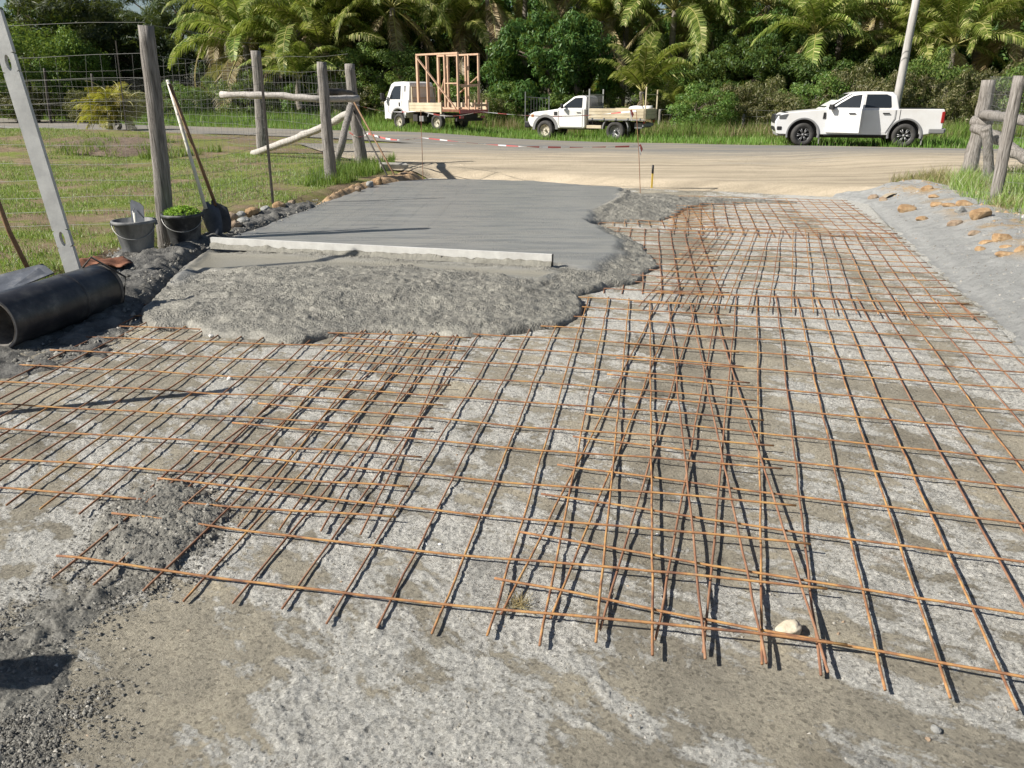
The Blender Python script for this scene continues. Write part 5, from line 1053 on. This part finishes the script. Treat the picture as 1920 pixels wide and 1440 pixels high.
def crownshape(w, h, nclump, rmin, rmax, r, z0=0., flat=.0):
    C = []; Rr = []
    for i in range(nclump):
        a = r.random()*6.28; u = r.random(); e = math.acos(1-1.75*u); q = .62+.38*r.random()**.5
        x, y, z = math.sin(e)*math.cos(a)*w/2*q, math.sin(e)*math.sin(a)*w/2*q, z0+h/2+math.cos(e)*h/2*q
        C.append((x, y, z)); Rr.append(rmin+(rmax-rmin)*r.random())
    return C, Rr
def trunkmesh(h, w, r, m='trunk', r0=.16, nb=7):
    mb = MB(); rd = random.Random(int(r.integers(9999)))
    top = Vector((rd.uniform(-.3, .3), rd.uniform(-.3, .3), h*.55)); mb.tube([(0, 0, -.4), (0.05, 0, h*.2), top*.8, top], [r0*1.3, r0, r0*.8, r0*.6], 8)
    for i in range(nb):
        a = rd.random()*6.28; s = Vector((0, 0, 1)).lerp(top, rd.uniform(.5, 1)); e = Vector((math.cos(a)*w*.36, math.sin(a)*w*.36, h*rd.uniform(.55, .9)))
        mb.tube([s, s.lerp(e, .5)+Vector((0, 0, .2)), e], [r0*.45, r0*.3, r0*.12], 6)
    return mb
TY = {}
def treetype(key, w, h, ncl, rmin, rmax, nleaf, ll, lw, m, z0, seed, name='broadleaf_tree', cat='tree', droop=.3, r0=.16):
    r = np.random.default_rng(seed); C, Rr = crownshape(w, h-z0, ncl, rmin, rmax, r, z0)
    root = thing(name, 'x', cat); root.location = (0, -500, 0)
    v = leafcloud(C, Rr, nleaf, ll, lw, r, droop); npmesh('crown', v, quads(nleaf), MT[m], root)
    trunkmesh(h, w, r, 'trunk', r0).build('trunk', MT['trunk'], root, True); TY[key] = root; return root
USED = set()
def put(key, loc, rz, sc, label, group=None, name=None):
    t = TY[key]
    o = t if key not in USED else copy_tree(t); USED.add(key)
    o.location = loc; o.rotation_euler = (0, 0, rz); o.scale = sc if hasattr(sc, '__len__') else (sc, sc, sc); o['label'] = label
    if group: o['group'] = group
    elif 'group' in o: del o['group']
    return o
treetype('mango', 7.4, 5.6, 150, .38, .72, 30000, .24, .085, 'dark', .1, 1, 'mango_tree', 'tree', .45)
treetype('mango2', 7.0, 5.0, 120, .38, .75, 24000, .22, .08, 'dark', .0, 2, 'mango_tree', 'tree', .4)
treetype('shrubby', 5.0, 4.0, 120, .30, .6, 22000, .13, .06, 'mid', .0, 3, 'leafy_shrub', 'shrub', .2, .08)
treetype('big', 8.0, 9.0, 120, .55, 1.1, 20000, .30, .12, 'dark', 1.0, 4, 'broadleaf_tree', 'tree', .3, .22)
treetype('pineish', 6.5, 11., 120, .5, .95, 20000, .42, .05, 'pine', .6, 5, 'dark_conifer', 'tree', .5, .22)
treetype('weed', 2.6, 1.9, 60, .18, .36, 7000, .12, .035, 'olive', .0, 6, 'dry_shrub', 'shrub', .1, .03)
treetype('weedg', 3.0, 2.2, 60, .2, .4, 8000, .12, .04, 'mid', .0, 7, 'green_shrub', 'shrub', .1, .03)
def at(px, Y):
    d = ray(px, 170); t = Y/d[1]; x = d[0]*t; return Vector((x, Y, zt_(x, Y)))
def size_to(key_h, px, py_top, Y): return (AY(px, py_top, Y).z-at(px, Y).z)/key_h
LM = [(-140, 'beyond the left edge of the picture, far'), (-40, 'just beyond the left edge of the picture'), (40, 'behind the top of the leaning straightedge'), (95, 'behind the wires near the straightedge'), (150, 'behind the wires left of the yellow palm'), (218, 'above the yellow palm'), (280, 'behind the tallest fence post'), (335, 'behind the two shovel handles'), (395, 'just left of the level rail'), (450, 'left of the crooked post'), (490, 'behind the crooked post'), (530, 'right of the crooked post'), (575, 'above the middle of the level rail'), (610, 'behind the split foot post'), (665, 'behind the corner post'), (700, 'between corner post and flatbed cab'), (740, 'behind the flatbed cab'),
 (800, 'behind the left of the stud crate'), (865, 'behind the right of the stud crate'), (905, 'just right of the stud crate'), (942, 'between flatbed truck and steel gate'), (985, 'behind the steel gate'), (1020, 'behind the ute bonnet'), (1070, 'behind the ute cab'), (1120, 'behind the ute headboard'), (1155, 'behind the ute tray'), (1185, 'behind the ute tray end'), (1225, 'behind the ute rear rack'), (1255, 'just behind the ute tail'), (1288, 'right of the ute'), (1320, 'well right of the ute'), (1355, 'at the lone grey post'), (1375, 'just right of the lone grey post'), (1430, 'left of the pickup nose'), (1480, 'behind the pickup headlight'), (1500, 'behind the pickup front wheel'), (1530, 'behind the pickup bonnet'), (1570, 'above the pickup windscreen'), (1590, 'behind the open pickup door'), (1645, 'behind the pickup rear door'), (1700, 'at the foot of the utility pole'), (1715, 'right of the utility pole'), (1745, 'behind the pickup bed'), (1785, 'behind the pickup tail'), (1835, 'left of the cracked post'), (1852, 'above the cracked post'), (1880, 'between the two right posts'), (1930, 'behind the pale right post'), (1990, 'just beyond the right edge of the picture'), (2020, 'beyond the right edge of the picture'), (2110, 'far beyond the right edge of the picture')]
def where(px): return min(LM, key=lambda q: abs(q[0]-px))[1]
# dark row behind everything, each tree its own thing
rows = [(-140, 58, 9.5), (-40, 66, 9), (40, 54, 10), (95, 62, 8.2), (150, 52, 8.0), (205, 60, 6.6), (262, 54, 7.0), (330, 60, 10.5), (395, 54, 11), (455, 62, 10), (530, 56, 9), (600, 60, 9), (665, 55, 9.5), (735, 61, 9), (800, 56, 9.4),
        (870, 61, 9), (940, 57, 9), (1010, 62, 9.5), (1080, 57, 9), (1150, 62, 9), (1220, 58, 9), (1290, 60, 7.0), (1355, 57, 8.6), (1430, 60, 9), (1500, 56, 9), (1570, 60, 9.2), (1640, 55, 9), (1710, 58, 9), (1780, 54, 9), (1850, 57, 9.5), (1930, 52, 9.5), (2020, 50, 10), (2110, 47, 10)]
for i, (px, Y, h) in enumerate(rows):
    k = 'pineish' if px in (262, 330, 395, 455, 530, 150, -40) else 'big'
    side = 'left' if px < 600 else ('middle' if px < 1300 else 'right')
    lb = 'dark far tree '+where(px)
    put(k, at(px, Y), i*1.9, (1.05+.1*math.sin(i), 1.05, h/(11. if k == 'pineish' else 9.)), lb, 'dark trees of the far row, '+side+(' conifers' if k == 'pineish' else ''))
put('mango', at(1035, 44), .4, (1.0, .8, size_to(5.6, 1035, 28, 44)), 'dense round dark green mango tree behind the single cab ute')
put('mango2', at(1400, 43.5), 1., (1.05, .8, size_to(5.0, 1400, 78, 43.5)), 'dark green bushy tree right of the young coconut palm')
put('mango', at(1345, 47), 2., (.6, .6, size_to(5.6, 1345, 60, 47)), 'small dark tree squeezed behind the bushy tree right of the young palm')
put('mango2', at(1520, 42), 3., (.85, .7, size_to(5.0, 1520, 105, 42)), 'dark bushy tree behind the bonnet of the white pickup')
put('mango2', at(1640, 45), 4.3, (.8, .7, size_to(5.0, 1640, 80, 45)), 'dark bushy tree behind the cab of the white pickup, left of the utility pole')
put('mango', at(1450, 46), 5., (.6, .6, size_to(5.6, 1450, 25, 46)), 'taller small leaved tree between the two bushy trees left of the pickup')
put('shrubby', at(705, 45), 0, (1.25, .8, size_to(4.0, 705, 78, 45)), 'sunlit small leaved shrub behind the flatbed truck cab')
put('shrubby', at(640, 47), 1., (1.0, .8, size_to(4.0, 640, 115, 47)), 'small leaved shrub behind the log gate')
put('shrubby', at(800, 47), 2., (1.0, .8, size_to(4.0, 800, 95, 47)), 'small leaved shrub behind the timber stud frame')
put('shrubby', at(1265, 46), 3., (.8, .8, size_to(4.0, 1265, 120, 46)), 'small leaved shrub just right of the young coconut palm')
put('shrubby', at(60, 47), 4., (1.8, .8, size_to(4.0, 60, 50, 47)), 'pale green leafy shrub at the far left behind the fence')
put('shrubby', at(150, 50), 5., (1.6, .8, size_to(4.0, 150, 60, 50)), 'green leafy shrub between the far left shrub and the conifers')
for i, px in enumerate((335, 400, 460, 530, 580)): put('weedg', at(px, 45+(i % 2)*1.5), i, .95+.1*(i % 3), 'green hedge shrub '+where(px), 'green shrubs across the road, left')
for i, px in enumerate((20, 90, 160, 235, 300)): put('weed', at(px, 45+(i % 2)*1.5), i, (1.2, 1, .9), 'dry shrub by the far fence '+where(px), 'dry shrubs at the far left')
for i, px in enumerate((905, 945, 985, 1060, 1120, 1180, 1240, 1285)): put('weedg' if i % 2 else 'weed', at(px, 41.5+(i % 3)*.8), i*2, .85+.1*(i % 3), ('green' if i % 2 else 'dry')+' hedge shrub '+where(px), ('green' if i % 2 else 'dry')+' shrubs behind the ute')
for i, px in enumerate((1320, 1375, 1430, 1480, 1530, 1590, 1650, 1700, 1745, 1790, 1835, 1880, 1930, 1990)):
    k = 'weedg' if i % 4 == 0 else 'weed'
    put(k, at(px, 38-(px-1300)*.004+(i % 3)*.9), i*2, (1.1, 1, 1.0+.18*(i % 3)+(.3 if px > 1560 else 0)), ('green' if i % 4 == 0 else 'dry olive')+' hedge shrub '+where(px), ('green' if i % 4 == 0 else 'dry')+' shrubs behind the pickup')
for i, px in enumerate((680, 740, 800, 860)): put('weedg' if i % 2 else 'weed', at(px, 43.5), i, (1.1, 1, 1.1), ('green' if i % 2 else 'dry')+' hedge shrub '+where(px), ('green' if i % 2 else 'dry')+' shrubs behind the flatbed')
# palms
def palmtype(key, nf, L, m, seed, emin, emax, trunk_h, tr, droop=1.0, name='coconut_palm', npair=52, ll=.78, lw=.055, dry=3):
    rd = random.Random(seed); root = thing(name, 'x', 'palm tree'); root.location = (0, -500, 0)
    lv = []; mb = MB(); dv = []
    for i in range(nf):
        a = i*2.399+rd.uniform(-.2, .2); t = i/nf; e = R(emin+(emax-emin)*(1-t)**.8)+rd.uniform(-.1, .1); Lf = L*rd.uniform(.8, 1.1)
        if i >= nf-dry: e = R(-35)+rd.uniform(-.2, .2)
        pts = []; p = Vector((0, 0, 0)); n = 16; hd = Vector((math.cos(a), math.sin(a), 0))
        for j in range(n+1):
            pts.append(p.copy()); s = j/n; ee = e-droop*(s**1.4)*(1.25 if e > 0 else .7); p = p+(hd*math.cos(ee)+Vector((0, 0, math.sin(ee))))*Lf/n
        mb.tube(pts, [.035*(1-.85*j/n) for j in range(n+1)], 5)
        sd = Vector((-math.sin(a), math.cos(a), 0)); tgt = dv if i >= nf-dry else lv; roll = rd.uniform(-.5, .5)
        for k in range(npair):
            s = .14+.86*k/npair; x = s*n; j = min(int(x), n-1); b = pts[j].lerp(pts[j+1], x-j); tan = (pts[j+1]-pts[j]).normalized(); up = sd.cross(tan)*-1
            if up.z < 0: up = -up
            l = ll*math.sin(math.pi*(.12+.86*s))**.6*rd.uniform(.85, 1.1)
            for sg in (-1, 1):
                dr = (sd*sg*math.cos(.35)+tan*.65+up*(.22+roll*sg)+Vector((0, 0, -.25*rd.random()))).normalized(); mid = b+dr*l*.5; dr2 = (dr+Vector((0, 0, -.75-.5*rd.random()))).normalized(); end = mid+dr2*l*.5
                wv = tan*lw*.5
                tgt += [b-wv, b+wv, mid+wv*1.1, mid-wv*1.1, mid-wv*1.1, mid+wv*1.1, end+wv*.15, end-wv*.15]
    v = np.array([tuple(q) for q in lv]); npmesh('fronds', v, quads(len(v)//4), MT[m], root)
    if dv: v = np.array([tuple(q) for q in dv]); npmesh('dry_fronds', v, quads(len(v)//4), MT['palmdry'], root)
    mb.build('frond_stalks', MT['rachis'], root, True)
    tb = MB(); n = 26; tb.tube([(.25*math.sin(i/n*2.2)*(1-i/n), 0, -trunk_h*(1-i/n)) for i in range(n+1)], [tr*(1.25-.4*i/n)*(1.0+.07*(i % 2)) for i in range(n+1)], 10)
    tb.build('trunk', MT['palmtrunk'], root, True); TY[key] = root
palmtype('palmA', 20, 4.3, 'palm', 11, -25, 80, 9, .15, 1.35)
palmtype('palmB', 18, 4.6, 'palm', 12, -40, 70, 9, .15, 1.5, dry=5)
palmtype('palmC', 22, 3.9, 'palm', 13, -15, 85, 9, .14, 1.2, dry=2)
palmtype('young', 13, 3.5, 'palm', 14, 15, 86, 1.6, .16, 1.25, npair=52, ll=.7, dry=1)
palmtype('cane', 16, 1.25, 'palmyellow', 15, 5, 85, .3, .05, 1.3, 'yellow_palm', 22, .34, .026, 0)
PL = [('palmC', 605, 115, 46, 2.2, 'low coconut palm between split foot post and corner post'), ('palmA', 860, 55, 48, 3.1, 'low coconut palm behind the stud crate'), ('palmC', 1130, 40, 49, .9, 'low coconut palm between mango tree and young palm'), ('palmB', 1320, 60, 49, 5.5, 'low coconut palm right of the arching frond'), ('palmC', 1700, 95, 45, 3.9, 'low coconut palm right behind the utility pole'), ('palmA', 460, 85, 47, 1.3, 'low coconut palm above the crooked post'), ('palmA', 560, 55, 46, 0, 'coconut palm with upright fronds above the log gate'), ('palmC', 625, 20, 48, 1, 'coconut palm just right of the one above the log gate'), ('palmB', 500, -5, 50, 2, 'coconut palm left of the one above the log gate'),
      ('palmB', 735, 15, 46, 3, 'coconut palm above the flatbed truck cab'), ('palmA', 800, -30, 50, 4, 'coconut palm above the timber stud frame'), ('palmB', 915, -10, 47, 5, 'coconut palm with hanging yellowed fronds left of the mango tree'),
      ('palmC', 985, -45, 50, 1.7, 'coconut palm rising behind the mango tree, left'), ('palmA', 1085, -30, 50, .7, 'coconut palm rising behind the mango tree, right'), ('palmB', 1180, -25, 50, 3.3, 'tall coconut palm behind the young one'),
      ('palmA', 1265, 20, 48, 4.1, 'coconut palm whose long frond arches right of the young one'), ('palmC', 1370, -20, 50, 5.1, 'coconut palm rising above the small dark tree right of the young palm'), ('palmB', 1440, 10, 48, 2.2, 'coconut palm with brown fronds above the bushy tree'),
      ('palmC', 1530, 65, 44, 2.9, 'coconut palm with bright fronds above the pickup bonnet'), ('palmA', 1590, -20, 49, 3.5, 'coconut palm left of the utility pole, high up'), ('palmB', 1660, 15, 46, 1.1, 'coconut palm crossing just left of the utility pole'),
      ('palmB', 1740, -15, 46, .3, 'coconut palm with drooping fronds right of the utility pole'), ('palmC', 1790, 85, 42, 4.8, 'short bright coconut palm right of the utility pole'), ('palmA', 1850, -10, 44, 5.6, 'coconut palm with shaggy dry fronds near the right edge'),
      ('palmB', 1935, 25, 42, 2.5, 'coconut palm cut by the right edge above the fence posts'), ('palmB', 420, 30, 50, 4, 'dark coconut palm between conifers and log gate'), ('palmC', 670, 60, 49, 5, 'low coconut palm behind the shrub left of the flatbed truck')]
for k, px, py, Y, rz, lb in PL:
    p = AY(px, py, Y); put(k, p, rz, 1.16+.12*math.sin(px), lb+'', None)
p = AY(1205, 172, 41.5); put('young', p, 1.2, 1.12, 'young bright green coconut palm fanning up just behind the ute rear rack')
q = AY(1265, 200, 41); put('young', q, 4.0, .55, 'small low palm in the dry grass right of the ute')
q = AY(560, 150, 43); put('young', q, 3., .9, 'young palm with yellow tipped fronds behind the log gate')
# yellow clumping palm: several crowns, one plant
p = G(222, 246); root = thing('golden_palm', 'small golden yellow clumping palm on the mulch bed at the left', 'palm', p); proto = TY['cane']
rr = random.Random(4); first = True
for i in range(5):
    for ch in list(proto.children):
        c = ch.copy(); COL.objects.link(c); c.parent = root; c.location = (rr.uniform(-.45, .45), rr.uniform(-.2, .2), .35+.5*rr.random()); c.rotation_euler = (rr.uniform(-.3, .3), rr.uniform(-.3, .3), i*1.3); c.scale = (1.15, 1.15, 1.25)
for ch in list(proto.children): bpy.data.objects.remove(ch)
bpy.data.objects.remove(proto)
# grass
def blades(name, label, poly, n, h0, h1, w, m, seed, lean=.5, clump=1.3, zf=None, bias=1.0, thr=-.25):
    r = np.random.default_rng(seed); P = np.array(poly); x0, y0 = P.min(0); x1, y1 = P.max(0); xs = []; ys_ = []; tot = 0
    while tot < n:
        k = n*3; x = x0+(x1-x0)*r.random(k); y = y0+(y1-y0)*r.random(k)**bias; ok = (sdf(poly, x, y) > 0)&(fbm(x*clump, y*clump, 3, seed)+.5*(r.random(k)-.5) > thr)
        xs.append(x[ok]); ys_.append(y[ok]); tot += ok.sum()
    x = np.concatenate(xs)[:n]; y = np.concatenate(ys_)[:n]; z = (zf or (lambda a, b: gz(a, b)))(x, y)
    dn = .6+.8*vnoise(x*clump*2, y*clump*2, seed+3); h = (h0+(h1-h0)*r.random(n)**2)*dn; a = r.random(n)*6.28; b = r.random(n)*6.28; l = lean*h*r.random(n); ww = w*(.6+.8*r.random(n))
    base = np.stack([x, y, z-.01], -1); sx = np.stack([np.cos(a)*ww, np.sin(a)*ww, np.zeros(n)], -1)
    tip = base+np.stack([np.cos(b)*l, np.sin(b)*l, h], -1); mid = base+np.stack([np.cos(b)*l*.3, np.sin(b)*l*.3, h*.6], -1)
    v = np.stack([base-sx*.5, base+sx*.5, mid+sx*.35, tip, mid-sx*.35], 1).reshape(-1, 3)
    f = (np.arange(n)*5)[:, None]+np.array([0, 1, 2, 4])[None]; f2 = (np.arange(n)*5)[:, None]+np.array([4, 2, 3, 3])[None]
    # quads for the lower part, triangles for the tip, built as two triangle fans
    tri = np.concatenate([(np.arange(n)*5)[:, None]+np.array([t])[None].reshape(1, 3) for t in ((0, 1, 2), (0, 2, 4), (4, 2, 3))])
    o = npmesh(name, v, tri, MT[m]); tag(o, label, 'grass', kind='stuff'); return o
gp = lambda L: [tuple(G(a, b)[:2]) for a, b in L]
LAWN = gp([(-260, 640), (-60, 600), (100, 520), (180, 478), (215, 462), (290, 462), (330, 448), (400, 432), (450, 402), (520, 382), (620, 350), (700, 328), (735, 312), (690, 296), (600, 290), (470, 288), (340, 276), (220, 262), (0, 250), (-300, 250), (-500, 420)])
blades('lawn_grass', 'short patchy half dry lawn left of the driveway', LAWN, 270000, .015, .07, .008, 'lawn', 1, .9, 1.4, bias=1.25, thr=-.04)
RG = gp([(1660, 350), (1720, 338), (1800, 330), (1930, 326), (2300, 330), (2500, 700), (2050, 560), (1930, 470), (1850, 400), (1790, 366), (1730, 352)])
blades('bank_grass', 'rough half dry grass round the right fence posts', RG, 12000, .05, .24, .009, 'lawn', 2, .7, 1.6, thr=-.2)
blades('bank_straw', 'dry straw mixed into the grass round the right fence posts', RG, 66000, .04, .26, .008, 'dryg', 12, .8, 1.3, thr=-.25)
blades('post_tuft', 'long grass tufts at the feet of the two right posts', gp([(1770, 372), (1800, 345), (1870, 345), (1990, 395), (1990, 440), (1850, 405)]), 6000, .12, .38, .009, 'lawn', 3, .6, 2, thr=-.05)
blades('post_tuft', 'green grass tufts at the feet of the left gate posts', gp([(570, 350), (600, 325), (740, 300), (740, 318), (690, 332), (630, 352)]), 9000, .05, .26, .009, 'verge', 4, .7, 2, thr=-.05)
VG = [(x, y+.05) for x, y in FAR[1:]]+[(52, 22), (30, 31), (14, 36), (2, 41.5), (-8, 46), (-20, 56), (-46, 76)]
blades('verge_grass', 'green grass of the verge the three vehicles stand on', VG, 190000, .08, .34, .018, 'verge', 5, .6, .7, thr=-.35)
VG2 = [(30, 26.5), (14, 31.8), (7, 34.0), (2, 38.6), (-3, 40.5), (-12, 42.5), (-8, 44), (-8, 48), (4, 44), (14, 41), (30, 36)]
blades('tall_dry_grass', 'tall dry grass and weeds between the verge and the hedge', VG2, 60000, .25, .75, .02, 'dryg', 6, .5, .6, thr=0.)
blades('tall_mixed_grass', 'tall green and olive grass between the verge and the hedge', VG2, 90000, .25, .8, .022, 'verge', 16, .5, .6, thr=-.3)
blades('tall_green_grass', 'tall fresh green grass across the road at the left', [(-50, 67), (-30, 51.5), (-19, 42.2), (-8, 37.5), (-6, 43), (-14, 52), (-28, 64), (-50, 84)], 130000, .2, .7, .026, 'verge', 7, .5, .8, thr=-.4)
blades('mulch_weeds', 'weeds sprouting from the mulch bed round the yellow palm', gp([(95, 290), (160, 262), (300, 262), (420, 285), (300, 300)]), 3500, .05, .3, .014, 'verge', 8, .8, 1.5, thr=.1)
# dry tuft on the bare ground
r = np.random.default_rng(8); n = 90; a = r.random(n)*6.28; l = .02+.07*r.random(n)**2; c = np.stack([.012*r.normal(size=n), .012*r.normal(size=n), .004+.01*r.random(n)], -1); e = np.stack([np.cos(a)*l, np.sin(a)*l, .012*r.random(n)], -1); s = np.stack([-np.sin(a), np.cos(a), 0*a], -1)*.0011
o = npmesh('straw_tuft', np.stack([c-s, c+s, c+e+s*.4, c+e-s*.4], 1).reshape(-1, 3), quads(n), MT['palmdry']); o.location = G0(970, 1137, .004); tag(o, 'small tuft of dry straw caught under a front mesh bar', 'straw tuft')
# ---------------------------------------------------------------- pole, far posts, gate
p = at(1683, 35.5); q = AY(1718, 0, 35.2); d = (q-p); top = d*1.35
o = thing('utility_pole', 'pale weathered utility pole leaning slightly right behind the pickup bed', 'utility pole', p)
MB().tube([Vector((0, 0, -.3)), top*.3, top*.6, top], [.19, .17, .155, .14], 14, True, .05, 2).build('pole', MT['pole'], o, True)
mb = MB(); tp = top*.97; mb.bar(tp+Vector((-1.1, .1, 0)), tp+Vector((1.1, .1, 0)), .1, .12); mb.build('crossarm', MT['wood'], o)
for i, (yl, yr, lb) in enumerate(((-8, 3, 'lower dark overhead cable in front of the palms'), (-26, -8, 'upper dark overhead cable in front of the palms'))):
    A, B = AY(-400, yl-50, 50), AY(2500, yr+5, 30); o = thing('overhead_cable', lb, 'cable', A, 0, 'overhead cables')
    MB().tube([A.lerp(B, t/30)-A-Vector((0, 0, .5*math.sin(math.pi*t/30)*0)) for t in range(31)], .014, 5).build('cable', MT['trim'], o)
p = at(985, 39.5); o = thing('steel_gate', 'thin grey steel gate frame in the hedge just ahead of the ute', 'gate', p)
mb = MB(); mb.bar((0, 0, 0), (0, 0, 1.85), .05, .05); mb.bar((1.15, .2, 0), (1.15, .2, 1.65), .05, .05); mb.build('gate_post', MT['galv'], o)
mb = MB(); mb.bar((0, 0, 1.62), (1.15, .2, 1.55), .03, .03); mb.bar((0, 0, .5), (1.15, .2, .5), .03, .03); [mb.bar((.14*i, .02*i, .5), (.14*i, .02*i, 1.6), .012, .012) for i in range(1, 8)]; mb.build('gate_frame', MT['greytrim'], o)
fp = [(1353, 198, 38.5), (1468, 205, 36.5), (1238, 205, 39.5), (83, 128, 44), (172, 138, 42), (1395, 214, 37.5)]
for i, (px, py, Y) in enumerate(fp):
    b = at(px, Y); t = AY(px, py, Y); o = thing('fence_post', ['grey post in the dry grass midway between ute and pickup', 'grey post hidden in weeds just ahead of the pickup', 'grey post behind the tail of the ute', 'dark post in the field at the far left', 'dark post in the field left of the yellow palm', 'thin post in the dry grass nearest the pickup'][i], 'fence post', b, 0, 'small posts of the far roadside fence')
    mb = MB(); post(mb, (0, 0, -.2), t-b, .075, .065, 40+i); mb.build('timber', MT['wood' if i != 3 and i != 4 else 'darksteel'], o, True)
A = at(1240, 39.6); B = at(1560, 35.5); wirefence('low wire fence in the weeds between ute and pickup', A, B, [.3, .6, .9, 1.15], .5, .004, seed=22)
# unseen stake and board, added off to the left to cast shadows on the ground
o = thing('shadow_stake', 'unseen slim stake added to cast the thin shadow across the left mesh', 'stake', (-3.03, 3.45, 0)); MB().box((0, 0, .60), (.04, .05, 1.25)).build('stake', MT['timber'], o, False, .004)
o = thing('shadow_board', 'unseen upright board added to cast the shadow tip at the lower left', 'board', (-2.45, 1.36, 0)); MB().box((0, 0, .48), (.04, .14, 1.0)).build('board', MT['timber'], o, False, .01)
